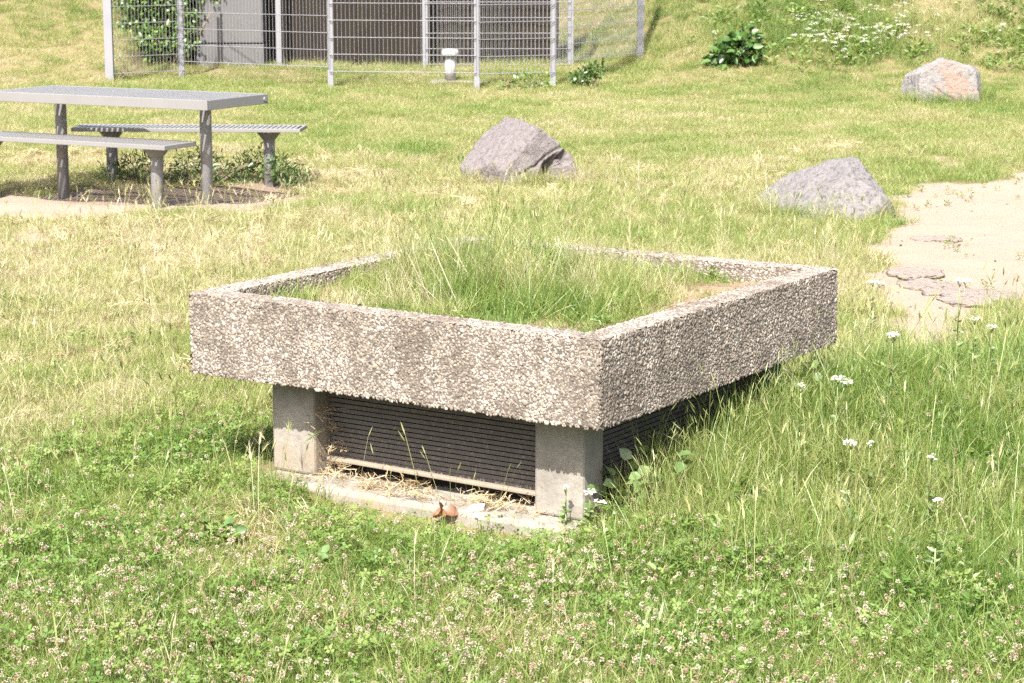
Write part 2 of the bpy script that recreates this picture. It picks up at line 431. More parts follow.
# exposed pebbles of the wash concrete: half-sunk stones set all over the rim
bm = bmesh.new(); bmesh.ops.create_icosphere(bm, subdivisions=2, radius=1)
pv = np.array([v.co[:] for v in bm.verts]); pf = np.array([[v.index for v in f.verts] for f in bm.faces]); bm.free()
keep = pf[np.all(pv[pf][:, :, 2] > -.35, 1)]
used = np.unique(keep); remap = -np.ones(len(pv), int); remap[used] = np.arange(len(used)); pv = pv[used]; pf = remap[keep]
def pebbles(o, eu, ev, nrm, lu, lv, cell=.0084, edge=.003):
    """stones on a rectangle with origin o, unit axes eu, ev and outward normal nrm"""
    nu = int(lu / cell); nv = max(1, int(lv / (cell * .9)))
    a, b = np.meshgrid(np.arange(nu), np.arange(nv)); a = a.ravel(); b = b.ravel()
    a = (a + .5 * (b % 2) + rng.uniform(.0, .95, len(a))) * lu / (nu + .5); b = (b + .05 + rng.uniform(0, .9, len(b))) * lv / nv
    ok = (a > edge) & (a < lu - edge) & (b > edge) & (b < lv - edge) & (rng.random(len(a)) < .97)
    a, b = a[ok], b[ok]
    C = o + a[:, None] * eu + b[:, None] * ev
    n = len(C)
    r = .0046 * np.exp(rng.normal(0, .27, n)); asp = rng.uniform(1, 1.55, n); th = rng.uniform(0, np.pi, n)
    hgt = r * rng.uniform(.28, .52, n)
    c, s = np.cos(th), np.sin(th)
    tilt = rng.normal(0, .16, (n, 2))
    lx = (c * r * asp)[:, None] * pv[None, :, 0] - (s * r)[:, None] * pv[None, :, 1]
    ly = (s * r * asp)[:, None] * pv[None, :, 0] + (c * r)[:, None] * pv[None, :, 1]
    lz = hgt[:, None] * pv[None, :, 2] + tilt[:, :1] * lx + tilt[:, 1:] * ly - (rng.random(n) * r * .35)[:, None]
    lump = 1 + .13 * rng.normal(0, 1, lx.shape)
    lx, ly = lx * lump, ly * lump
    P = C[:, None, :] + lx[..., None] * eu + ly[..., None] * ev + lz[..., None] * nrm
    return P.reshape(-1, 3), np.repeat(np.clip(rng.beta(1.6, 1.5, n), 0, 1), len(pv))
X_, Y_, Z_ = np.eye(3)
PV, PC = [], []
def put(*a, **k):
    p, c = pebbles(*a, **k); PV.append(p); PC.append(c)
H = ZT - ZB
o = np.array(loc_(0, 0, ZB)); e1 = .008
put(o + Z_ * 0, Y_, Z_, -X_, PB, H)                                     # long face towards the sun
put(o, X_, Z_, -Y_, PA, H)
put(o + X_ * PA, Y_, Z_, X_, PB, H)
put(o + Y_ * PB, X_, Z_, Y_, PA, H)
ot = np.array(loc_(0, 0, ZT))
put(ot, X_, Y_, Z_, PA, TH); put(ot + Y_ * (PB - TH), X_, Y_, Z_, PA, TH)
put(ot + Y_ * TH, X_, Y_, Z_, TH, PB - 2 * TH); put(ot + Y_ * TH + X_ * (PA - TH), X_, Y_, Z_, TH, PB - 2 * TH)
oi = np.array(loc_(TH, TH, ZS - .01)); hi_ = ZT - ZS + .01
put(oi, Y_, Z_, X_, PB - 2 * TH, hi_); put(oi, X_, Z_, Y_, PA - 2 * TH, hi_)
put(oi + X_ * (PA - 2 * TH), Y_, Z_, -X_, PB - 2 * TH, hi_); put(oi + Y_ * (PB - 2 * TH), X_, Z_, -Y_, PA - 2 * TH, hi_)
q = math.sqrt(.5)
def arris(p, along, n1_, n2_, L):
    nn = (n1_ + n2_) * q; t = np.cross(nn, along)
    put(p - nn * .0085 - t * .006, along, t, nn, L, .012, cell=.0090, edge=-.01)
for z_, zn in ((ZT, Z_), (ZB, -Z_)):
    b0 = np.array(loc_(0, 0, z_))
    arris(b0, X_, -Y_, zn, PA); arris(b0, Y_, -X_, zn, PB)
    arris(b0 + Y_ * PB, X_, Y_, zn, PA); arris(b0 + X_ * PA, Y_, X_, zn, PB)
for (u_, v_, a_, b_) in ((0, 0, -X_, -Y_), (PA, 0, X_, -Y_), (0, PB, -X_, Y_), (PA, PB, X_, Y_)):
    arris(np.array(loc_(u_, v_, ZB)), Z_, a_, b_, H)
PV = np.concatenate(PV); PC = np.concatenate(PC); npb = len(PV) // len(pv)
PF = (pf[None] + (np.arange(npb) * len(pv))[:, None, None]).reshape(-1, 3)
pm = mesh('pebble_facing', PV, PF, PEBBLE, True, {'bv': ('POINT', PC)})
link('pebble_facing', pm, rim)
# soil in the trough
n = 40
gu, gv = np.meshgrid(np.linspace(TH + .002, PA - TH - .002, n), np.linspace(TH + .002, PB - TH - .002, n)); gu = gu.ravel(); gv = gv.ravel()
def soil_z(u, v): return ZS + .03 * (fbm(u, v, 2.2, 91, 3) - .35) + .035 * np.exp(-((u - .95) ** 2 + (v - .9) ** 2) / .35)
V = np.stack([gu - PA / 2, gv - PB / 2, soil_z(gu, gv)], 1)
i = (np.arange(n - 1)[:, None] * n + np.arange(n - 1)[None, :]).ravel()
link('soil', mesh('soil', V, np.stack([i, i + 1, i + n + 1, i + n], 1), SOIL, True), planter)
# base: plinth slab, four piers, louvre panels, added light-blocking core
I0, PU, PVW, VL = .165, .145, .205, 1.365
def cbox(name, a, b, mat, bevel=.006, parent=planter):
    mm = MB(); mm.box(loc_(*a), loc_(*b)); return mm.build(name, mat, parent, bevel=bevel)
cbox('plinth', (.055, .13, -.2), (PA - .085, VL + PVW + .002, .006), CONC, .02)
for u0 in (I0, PA - I0 - PU):
    for v0 in (I0, VL):
        cbox('pier', (u0, v0, .0065), (u0 + PU, v0 + PVW, ZB + .01), CONC, .012)
cbox('light_block', (.315, .315, .0065), (PA - .315, VL + PVW - .05, ZB + .012), DARK, 0)  # unseen dark box added to block light behind the louvres
def louvre(p0, axis, nrm, L):
    """a louvred panel from p0 along axis, facing nrm (plan vectors)"""
    ax = Vector((*axis, 0)); nn = Vector((*nrm, 0)); Zv = Vector((0, 0, 1))
    f = MB(); s = MB()
    B = Matrix((ax, nn, Zv)).transposed().to_4x4(); B.translation = Vector(loc_(p0[0], p0[1], 0))
    z0, z1 = .082, ZB + .004
    f.box((0, -.02, z0 - .012), (.014, .006, z1), B); f.box((L - .014, -.02, z0 - .012), (L, .006, z1), B)
    f.box((.0145, -.02, z0 - .012), (L - .0145, .004, z0), B)
    fo = f.build('louvre_panel', LOUVRE, planter)
    pitch = .0187; kk = int((z1 - z0) / pitch)
    for j in range(kk + 1):
        zz = z0 + .001 + j * pitch
        if zz + .016 > z1 + .02: break
        T = B @ Matrix.Translation((0, random.uniform(-.0006, .0006), zz)) @ Matrix.Rotation(R(13 + random.uniform(-2.5, 2.5)), 4, 'X')
        s.box((.0145, -.0025, 0), (L - .0145, 0, .0142), T)
    s.build('slats', LOUVRE, fo)
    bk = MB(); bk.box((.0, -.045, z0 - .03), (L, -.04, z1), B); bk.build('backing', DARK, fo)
gi = .25
v0, v1 = I0 + PVW + .001, VL - .001
louvre((gi, v1), (0, -1), (-1, 0), v1 - v0)
louvre((PA - gi, v0), (0, 1), (1, 0), v1 - v0)
u0, u1 = I0 + PU + .001, PA - I0 - PU - .001
louvre((u0, gi), (1, 0), (0, -1), u1 - u0)
louvre((u1, VL + PVW - .085), (-1, 0), (0, 1), u1 - u0)
mm = MB()
M_ = Matrix.Translation(Vector(loc_(.214, v0 + .01, .055))) @ Matrix.Rotation(R(.5), 4, 'X')
mm.box((0, 0, 0), (.03, v1 - v0 - .03, .014), M_)
mm.build('ledge_board', BOARD, planter, bevel=.003)

# ------------------------------------------------------------------ picnic table and benches
TY = math.pi - R(17)
def slab_set(root, name, L, W, zt_, th, lip):
    """a slatted steel top: edge frame with cross slats, local x along the length, centred"""
    f = MB(); e = .022
    f.box((-L / 2, -W / 2, zt_ - th), (L / 2, -W / 2 + e, zt_)); f.box((-L / 2, W / 2 - e, zt_ - th), (L / 2, W / 2, zt_))
    f.box((-L / 2, -W / 2 + e + .0005, zt_ - th), (-L / 2 + e, W / 2 - e - .0005, zt_)); f.box((L / 2 - e, -W / 2 + e + .0005, zt_ - th), (L / 2, W / 2 - e - .0005, zt_))
    for yb in (-W / 4, W / 4): f.box((-L / 2 + e + .0005, yb - .012, zt_ - th), (L / 2 - e - .0005, yb + .012, zt_ - .016))
    fo = f.build(name, SLAT, root, bevel=.003)
    s = MB(); x0 = -L / 2 + e + .008; pitch = .040
    while x0 + .026 < L / 2 - e:
        s.box((x0, -W / 2 + e + .0005, zt_ - .009), (x0 + .026, W / 2 - e - .0005, zt_ - .001)); x0 += pitch
    s.build('slats', SLAT, fo)
def furniture(kind, ctr, rz, L, W, H_, legs, rl, label, cat, group=None, th=.06):
    zg = float(zt(ctr[0], ctr[1])) 
    e = empty(kind, (ctr[0], ctr[1], zg), rz); tag(e, label, cat, group)
    zt_ = H_ - zg
    slab_set(e, 'tabletop' if 'table' in kind else 'seat', L, W, zt_, th, .02)
    for lx in legs:
        g = MB(); g.lathe([(rl, -.35), (rl, zt_ - th - .03), (rl * .98, zt_ - th - .005)], 20, (lx, 0, 0))
        lg = g.build('leg', PAINT, e, True)
        b = MB(); hw = .05 if 'table' in kind else .12
        b.box((lx - .05, -hw, zt_ - th - .012), (lx + .05, hw, zt_ - th - .001))
        if 'bench' in kind: b.lathe([(rl + .006, zt_ - th - .075), (rl + .03, zt_ - th - .045), (rl + .055, zt_ - th - .0125)], 20, (lx, 0, 0))
        b.build('bracket', PAINT, lg, bevel=.003)
    if 'table' in kind:
        b = MB(); b.tube((L / 2 + .001, W / 2 - .05, zt_ - th / 2), (L / 2 + .012, W / 2 - .05, zt_ - th / 2), .017, n=14); b.build('bolt', GALV, e)
    return e
def frame_from(px_right_leg, px_left_leg, y_guess):
    a = at(*px_right_leg); b = at(*px_left_leg); return a, b
la, lb = at(207, 205), at(63, 199)
dirv = (lb - la)[:2]; sp = np.linalg.norm(dirv); dirv /= sp
TYAW = math.atan2(dirv[1], dirv[0]) - math.pi
axv = -dirv                       # pointing right
fa, fb = at(270, 186), at(113, 182)
na = at(158, 208)
tcen = (la + lb)[:2] / 2 - axv * .05 + np.array([0, .04])
Lt = sp + .72
def zpix(px, py, xy): return float(up(px, py, xy[1])[2])
zt_top = .842
furniture('picnic_table', tcen, TYAW, Lt, .80, zt_top, (sp / 2 + .05, -sp / 2 + .05), .046,
          'long grey slatted steel picnic table standing between two benches on worn soil', 'picnic table', None, .075)
bspan = np.linalg.norm((fa - fb)[:2])
bc = (fa + fb)[:2] / 2
furniture('park_bench', bc, math.atan2((fa - fb)[1], (fa - fb)[0]), bspan + .58, .40, .495, (bspan / 2, -bspan / 2), .048,
          'grey backless bench on the far side of the picnic table, weeds under it', 'bench', 'backless benches of the picnic table', .03)
bspan += .3; nc = na[:2] - axv * (bspan / 2)
furniture('park_bench', nc, TYAW, bspan + .46, .40, .505, (bspan / 2, -bspan / 2), .048,
          'grey backless bench on the near side of the picnic table, without weeds', 'bench', 'backless benches of the picnic table', .035)

# ------------------------------------------------------------------ boulders
def rock(name, px, base_px, dims, planes, mat, seed, label, rough=.05, rz=0, sink=.12, dents=(), base=1.15, crack=None):
    b = at(*base_px)
    bm = bmesh.new(); bmesh.ops.create_icosphere(bm, subdivisions=7, radius=1)
    D = np.array([v.co[:] for v in bm.verts]); Fr = np.array([[v.index for v in f.verts] for f in bm.faces]); bm.free()
    D /= np.linalg.norm(D, axis=1)[:, None]
    r = np.full(len(D), base)
    for nrm, d in planes:
        nrm = np.array(nrm, float); nrm /= np.linalg.norm(nrm)
        t = D @ nrm; r = np.where(t > .02, np.minimum(r, d / np.maximum(t, .02)), r)
    P = D * r[:, None]
    for c_, rad, dep in dents:
        dd = np.linalg.norm(P - np.array(c_), axis=1) * (1 + .5 * (fbm(P[:, 0] + P[:, 1], P[:, 2], 5, 66, 3) - .5)); P = P * (1 - dep * (1 - sstep(.7, 1.0, dd / rad)))[:, None]
    nz = (fbm(P[:, 0] * 2 + P[:, 2] * 1.3, P[:, 1] * 2 - P[:, 2] * .9, 1.3, seed, 5) - .5) * 2
    nz2 = (fbm(P[:, 0] * 2 - P[:, 1] * 1.1, P[:, 2] * 2 + P[:, 1] * .7, 4.0, seed + 5, 4) - .5) * 2
    P = P * (1 + rough * 1.6 * nz + rough * .9 * nz2)[:, None]
    if crack:
        cn, cd = crack; e = P @ np.array(cn) - cd + .10 * (fbm(P[:, 0], P[:, 2], 3.0, 19, 3) - .5)
        P = P * (1 - .07 * (1 - sstep(.004, .03, np.abs(e))) * (P[:, 1] < .1) * sstep(.35, .5, fbm(P[:, 0] + 3, P[:, 2], 1.6, 23, 2) + .12))[:, None]
    P = P * np.array(dims)
    ca, sa = math.cos(rz), math.sin(rz)
    P = np.stack([P[:, 0] * ca - P[:, 1] * sa, P[:, 0] * sa + P[:, 1] * ca, P[:, 2]], 1)
    P[:, 2] -= sink
    o = link(name, mesh(name, P, Fr, mat, True)); o.location = (b[0], b[1] + dims[1] * .7, float(zt(b[0], b[1])))
    return tag(o, label, 'boulder', 'boulders on the lawn')
R1 = rock_mat('boulder_stone_mauve', (.13, .113, .112), (.185, .164, .161), (.095, .083, .08), (.22, .15, .11), .56, .70, 2.2)
R2 = rock_mat('boulder_stone_grey', (.125, .115, .114), (.195, .182, .178), (.08, .073, .072))
R3 = rock_mat('boulder_stone_stained', (.18, .168, .162), (.23, .215, .207), (.13, .12, .115), (.27, .135, .075), .50, .62, 4.0, ((.02, -.25, .30), .26))
R4 = rock_mat('sunken_stone', (.20, .168, .147), (.27, .22, .18), (.18, .15, .132))
rock('boulder', None, (525, 187), (.49, .42, .66),
     [((-.46, -.22, .84), .58), ((.36, -.90, .20), .56), ((.50, .20, .84), .60), ((.95, -.1, .25), .88), ((-.9, -.25, -.3), .96), ((-.55, -.8, -.1), .78), ((.7, -.55, -.5), .84), ((0, 1, 0), .8), ((-.1, -.75, .65), .66)],
     R1, 3, 'mauve grey angular boulder with a dark broken hollow low on one side', .04, 0, -.05,
     [((.56, -.44, .10), .25, .6), ((.36, -.54, -.04), .19, .55), ((.12, -.6, -.12), .13, .45), ((.72, -.3, .28), .12, .3)], 1.15, ((-.45, 0, .89), .10))
rock('boulder', None, (832, 219), (.60, .50, .52),
     [((-.56, -.2, .80), .50), ((-.1, -.8, .62), .70), ((.86, -.1, .5), .76), ((.1, .5, .8), .80), ((.1, -.1, 1), .80), ((0, 1, .1), .8), ((-.3, -.3, .9), .68), ((.45, -.4, .8), .78)],
     R2, 12, 'low grey boulder sloping into the grass beside the sandy patch', .04, R(8), .02, (), .94)
rock('boulder', None, (948, 104), (.46, .36, .64),
     [((-.95, -.25, .18), .82), ((-.15, -1, .2), .62), ((.22, 0, 1), .74), ((-.35, 0, .94), .72), ((.9, -.2, .25), .90), ((-.65, -.1, .75), .90), ((0, 1, .1), .8), ((.6, -.1, .8), .9)],
     R3, 21, 'pale squarish boulder with rusty orange stains at the foot of the bank', .035, 0, .0, (), 1.15, ((.35, 0, .93), .12))
# stones let into the sand
for (px, py, wx, wy, sd_, lb_) in ((938, 240, .16, .07, 1, 'small flat grey stone alone in the middle of the sand'), (912, 274, .17, .10, 2, 'flat grey stone at the end of the row, closest to the planter'),
                              (926, 286, .15, .10, 3, 'squarish flat grey stone just past the first of the row in the sand'), (945, 291, .19, .12, 4, 'largest flat grey stone, in the middle of the row in the sand'),
                              (968, 300, .16, .10, 5, 'flat grey stone of the row next to the yarrow stem'), (992, 297, .15, .09, 6, 'flat grey stone at the end of the row, under the grass edge')):
    p = at(px, py); bm = bmesh.new(); bmesh.ops.create_icosphere(bm, subdivisions=4, radius=1)
    D = np.array([v.co[:] for v in bm.verts]); Fr = np.array([[v.index for v in f.verts] for f in bm.faces]); bm.free()
    rr = 1 + 1.1 * (fbm(D[:, 0] + sd_ * 5, D[:, 1], 1.9, sd_, 4) - .5)
    P = D * rr[:, None] * np.array([wx, wy * 2.0, .05]); P[:, 2] = np.minimum(P[:, 2], .004 + .014 * (fbm(P[:, 0] + sd_, P[:, 1], 9, 8, 3) - .5))
    o = link('buried_stone', mesh('buried_stone', P, Fr, R4, True)); o.location = (p[0], p[1], float(zt(p[0], p[1])) + .006); o.rotation_euler = (0, 0, R(-20 + 8 * sd_))
    tag(o, lb_, 'stone', 'stones set in the sandy patch')

# ------------------------------------------------------------------ fence
DF = 26.0
fpx = [(110, 80, 2.2, .05), (182, 78, 2.2, .034), (331, 88, 2.2, .034), (477, 90, 2.2, .034), (553, 86, 2.2, .034), (640, 59, 2.2, .04)]
fp = [at(a, b) for a, b, *_ in fpx]
fence = empty('mesh_fence', fp[2]); tag(fence, 'tall galvanised double wire mesh fence with square posts across the yard front', 'fence')
def frel(p): return Vector((p[0] - fp[2][0], p[1] - fp[2][1], p[2] - fp[2][2]))
def post(p, h, r, root, rel):
    b = rel(p); m = MB(); m.box((b.x - r, b.y - r * .8, b.z - .3), (b.x + r, b.y + r * .8, b.z + h)); m.box((b.x - r - .004, b.y - r * .8 - .004, b.z + h + .0005), (b.x + r + .004, b.y + r * .8 + .004, b.z + h + .012))
    return m.build('post', GALV, root, bevel=.004)
def mesh_panel(a, b, z0, h, root, off=.05, step=.2, wr=.0023):
    m = MB(); a = Vector(a); b = Vector(b); d = (b - a); d.z = 0; L = d.length; d.normalize(); nrm = Vector((-d.y, d.x, 0))
    if nrm.y > 0: nrm = -nrm
    a0 = Vector((a.x, a.y, 0)) + nrm * off
    n = int(L / .05); 
    for i in range(n + 1):
        p = a0 + d * (L * i / n); m.tube((p.x, p.y, z0), (p.x, p.y, z0 + h), wr, n=5, caps=False)
    z = z0 + .015
    while z < z0 + h + .01:
        for s_ in (-.008, .008):
            p = a0 + nrm * s_; q_ = p + d * L; m.tube((p.x, p.y, z), (q_.x, q_.y, z), .0036, n=5, caps=False)
        z += step
    return m.build('mesh_panel', GALV, root, True)
for (a, b, h, r), p in zip(fpx, fp): post(p, h, r, fence, frel)
low = [(73, 181), (65, 240), (73, 440), (74, 520), (58, 610)]        # pixel rows of each panel's lowest wire
for i in range(5):
    a, b = fp[i], fp[i + 1]; mid = (a + b) / 2
    yy = a[1] + (b[1] - a[1]) * .5
    z0 = zpix(0, low[i][0], (0, yy))
    mesh_panel(frel(a), frel(b), z0 - fp[2][2], 2.0, fence)
# the yard's far fence
bp = [at(278, 66), None, at(571, 54)]
yb = bp[0][1]
bpx = [up(278, 0, yb), up(425, 0, yb), up(571, 0, yb)]
bpp = [np.array([p[0], p[1], float(zt(p[0], p[1]))]) for p in bpx]
fence2 = empty('mesh_fence', bpp[0]); tag(fence2, 'second wire mesh fence at the back of the yard in front of dark boards', 'fence')
def brel(p): return Vector((p[0] - bpp[0][0], p[1] - bpp[0][1], p[2] - bpp[0][2]))
for p in bpp: post(p, 2.1, .036, fence2, brel)
for i in range(1, 2): mesh_panel(brel(bpp[i]), brel(bpp[i + 1]), max(brel(bpp[i]).z, brel(bpp[i + 1]).z) + .03, 1.95, fence2)

# timber wall, shade included in its board colour
yw = yb + .35
wa = up(120, 0, yw); wb = up(556, 0, yw)
wz = float(min(zt(wa[0], yw), zt(-2.5, yw)))
wall = empty('timber_wall', ((wa[0] + wb[0]) / 2, yw, wz)); tag(wall, 'weathered timber board wall coloured dark for shade closing the back of the fenced yard', 'wall')
m = MB(); x0 = wa[0] - wall.location.x; x1 = wb[0] - wall.location.x
while x0 < x1:
    wd = random.uniform(.13, .17); m.box((x0, random.uniform(-.012, .012), -.4), (x0 + wd - .0015, .03 + random.uniform(-.005, .01), 2.6 + random.uniform(-.02, .02))); x0 += wd
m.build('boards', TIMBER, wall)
m = MB()
for zz in (.5, 1.5, 2.4): m.box((wa[0] - wall.location.x, .045, zz), (x1, .10, zz + .1))
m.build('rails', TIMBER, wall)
# grey concrete block
ca, cb = at(194, 66), at(262, 66)
yc = (ca[1] + cb[1]) / 2 - .1
xa, xb = up(196, 60, yc)[0], up(264, 60, yc)[0]
zc = float(zt((xa + xb) / 2, yc))
blk = empty('concrete_cabinet', ((xa + xb) / 2, yc, zc)); tag(blk, 'plain grey concrete cabinet standing behind the wire fence beside the shrub', 'cabinet')
hw = (xb - xa) / 2
m = MB(); m.box((-hw, 0, -.2), (hw, .5, .30)); m.build('base', GREYC, blk, bevel=.01)
m = MB(); m.box((-hw + .012, .012, .315), (hw - .012, .49, 1.7)); m.build('body', GREYC, blk, bevel=.015)
m = MB(); m.box((-hw + .03, .03, .3005), (hw - .03, .47, .3145)); m.build('joint', DARK, blk)
# white vent pipe on its slab
pp = at(450, 84); pe = empty('vent_pipe', (pp[0], pp[1] + .12, pp[2])); tag(pe, 'short white vent pipe with a cap on a concrete slab behind the fence', 'vent pipe')
sc_ = pp[1] / FPX
m = MB(); m.lathe([(5.4 * sc_, 0), (5.4 * sc_, 24 * sc_)], 20, (0, 0, .035)); m.build('pipe', PVC, pe, True)
m = MB(); m.lathe([(8.2 * sc_, 0), (8.6 * sc_, 2 * sc_), (8.6 * sc_, 5 * sc_), (7.4 * sc_, 6.6 * sc_), (3 * sc_, 7.2 * sc_)], 20, (0, 0, .035 + 24.2 * sc_)); m.build('cap', PVC, pe, True)
m = MB(); m.box((-.24, -.18, -.1), (.52, .28, .035)); m.build('slab', CONC, pe, bevel=.01)

# ------------------------------------------------------------------ leafy plants (real leaves)
def leaf_quads(C, dirs, L, W, rs, fold=.25):
    """leaves as folded diamonds: base C, pointing dirs"""
    n = len(C); d = dirs / np.linalg.norm(dirs, axis=1)[:, None]
    rnd = rs.normal(0, 1, (n, 3)) + np.array([0, 0, 1.2]); s = np.cross(d, rnd); s /= np.linalg.norm(s, axis=1)[:, None] + 1e-9
    nn = np.cross(s, d)
    L = np.broadcast_to(L, n)[:, None]; W = np.broadcast_to(W, n)[:, None]
    P = np.stack([C, C + d * L * .3 + s * W * .42 + nn * W * fold, C + d * L * .65 + s * W * .4 + nn * W * fold * .7, C + d * L - nn * L * .1,
                  C + d * L * .65 - s * W * .4 + nn * W * fold * .7, C + d * L * .3 - s * W * .42 + nn * W * fold, C + d * L * .5], 1)
    V = P.reshape(-1, 3); b = np.arange(n) * 7
    F = np.concatenate([np.stack([b, b + 1, b + 6, b + 5], 1), np.stack([b + 1, b + 2, b + 3, b + 6], 1), np.stack([b + 6, b + 3, b + 4, b + 5], 1)])
    return V, F, np.repeat(rs.random(n), 7)
def foliage(name, mat, C, dirs, L, W, parent, rs):
    V, F, bv = leaf_quads(C, dirs, L, W, rs); return link(name, mesh(name, V, F, mat, True, {'bv': ('POINT', bv)}), parent)
def shrub(name, base, clumps, n, L, mat, label, cat, seed, group=None, stems=6, wd=.62):
    rs = np.random.default_rng(seed); e = empty(name, base); tag(e, label, cat, group)
    C, Dd = [], []
    st = MB()
    for (cx, cy_, cz, r_) in clumps:
        k_ = int(n * r_ ** 2 / sum(c_[3] ** 2 for c_ in clumps))
        v = rs.normal(0, 1, (k_, 3)); v /= np.linalg.norm(v, axis=1)[:, None]
        rad = r_ * (rs.random(k_) ** .45)[:, None] * np.array([1, .8, .95]) * (1 + .35 * rs.normal(0, 1, (k_, 1)).clip(-1, 1.6) * .6)
        c_ = v * rad + np.array([cx, cy_, cz]); c_[:, 2] = np.maximum(c_[:, 2], .03)
        C.append(c_); Dd.append(v * .8 + rs.normal(0, .55, (k_, 3)) + np.array([0, 0, -.05]))
        b0 = np.array([cx * .25, cy_ * .25, -.05]); mid = np.array([cx * .7 + rs.normal(0, .04), cy_ * .7, cz * .55]); t_ = np.array([cx, cy_, cz])
        st.path([b0, mid, t_], [.016, .011, .006], 6)
        for _ in range(2):
            st.path([mid, t_ + rs.normal(0, r_ * .5, 3)], [.008, .003], 5)
    st.build('stems', BARK, e, True)
    foliage('leaves', mat, np.concatenate(C), np.concatenate(Dd), L * rs.uniform(.6, 1.2, sum(map(len, C))), L * wd, e, rs)
    return e
bb = at(158, 72); s_ = bb[1] / FPX
shrub('shrub', (bb[0], bb[1] + .45, float(zt(bb[0], bb[1] + .45))),
      [(-.40, 0, .95, .30), (-.12, .1, .75, .30), (.12, 0, 1.05, .36), (-.25, .05, 1.3, .38), (.45, .1, 1.25, .30), (.30, 0, .62, .22), (-.05, -.05, .36, .24), (-.38, 0, .45, .20), (.1, 0, 1.5, .42), (.68, .1, .98, .17), (.85, .1, 1.35, .3), (.28, -.05, .3, .18), (-.2, 0, .25, .2)], 6500, .07, LEAF,
      'bright green leafy shrub growing up the inside of the wire fence', 'shrub', 4)
wp = at(738, 66)
shrub('leafy_weed', (wp[0], wp[1], wp[2]), [(-.02, 0, .22, .18), (.08, 0, .34, .14), (-.2, -.05, .13, .15), (.2, 0, .16, .13), (-.3, 0, .06, .1)], 300, .13, DARKLEAF,
      'dark green broad leaved weed standing out on the grassy bank', 'plant', 5)
for (px, py, n, L, mat, lb_, sd_, cl) in (
    (585, 88, 260, .055, DARKLEAF, 'dark leafy weed growing at the foot of a fence post, outside the fence', 6, [(0, 0, .14, .13), (.12, .05, .2, .13), (-.1, 0, .1, .1)]),
    (520, 90, 170, .05, LEAF, 'bright green weeds growing through the bottom of the fence beside the vent pipe', 7, [(0, 0, .08, .11), (.14, 0, .11, .12), (-.16, 0, .07, .1), (.3, 0, .1, .1)]),
    (617, 190 + 292, 0, 0, LEAF, '', 0, None)):
    if not cl: continue
    b_ = at(px, py); shrub('leafy_weed', b_, cl, n, L, mat, lb_, 'plant', sd_)
# weeds in the table's shade
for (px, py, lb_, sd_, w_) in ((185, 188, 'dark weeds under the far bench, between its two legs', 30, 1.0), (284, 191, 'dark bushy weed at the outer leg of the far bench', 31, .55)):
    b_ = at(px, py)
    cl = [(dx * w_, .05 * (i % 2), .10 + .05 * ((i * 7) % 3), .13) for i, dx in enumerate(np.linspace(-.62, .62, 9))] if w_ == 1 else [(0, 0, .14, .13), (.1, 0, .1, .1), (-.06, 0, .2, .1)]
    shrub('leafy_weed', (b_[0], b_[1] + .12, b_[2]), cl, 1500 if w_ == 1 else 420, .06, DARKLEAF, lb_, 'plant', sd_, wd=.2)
def rosette(px, py, n, L, mat, label, seed, hgt=.1):
    rs = np.random.default_rng(seed); b_ = at(px, py); e = empty('leafy_weed', b_); tag(e, label, 'plant')
    a = rs.uniform(0, 2 * math.pi, n); r_ = rs.random(n) ** .6 * L * 2.2; z = hgt * rs.uniform(.3, 1.2, n)
    C = np.stack([np.cos(a) * r_, np.sin(a) * r_, z], 1); D = np.stack([np.cos(a) * .8, np.sin(a) * .8, rs.uniform(-.1, .7, n)], 1)
    V, F, bv = leaf_quads(C, D, L * rs.uniform(.7, 1.3, n), L * .95, rs, .15)
    link('leaves', mesh('leaves', V, F, mat, True, {'bv': ('POINT', bv)}), e)
    st = MB()
    for i in range(0, n, 2): st.path([(0, 0, 0), (C[i, 0] * .5, C[i, 1] * .5, C[i, 2] * .8), C[i]], .0016, 4)
    st.build('stems', STEM, e, True, attrs={'bv': ('POINT', np.full(len(st.V), .5))}); return e
rosette(618, 520, 44, .055, GREYLEAF, 'round leaved mallow growing against the planter foot at its near corner', 41, .13)
rosette(655, 508, 34, .05, GREYLEAF, 'round leaved mallow in the tall grass under the shaded planter side', 42, .17)
rosette(820, 420, 20, .045, GREYLEAF, 'pale leafy weed in tall grass near the planter far end', 43, .18)
rosette(305, 572, 40, .03, LEAF, 'patch of small round clover leaves in front of the planter foot', 44, .06)
rosette(215, 545, 46, .034, LEAF, 'patch of small green leaves in the grass short of the planter', 45, .06)

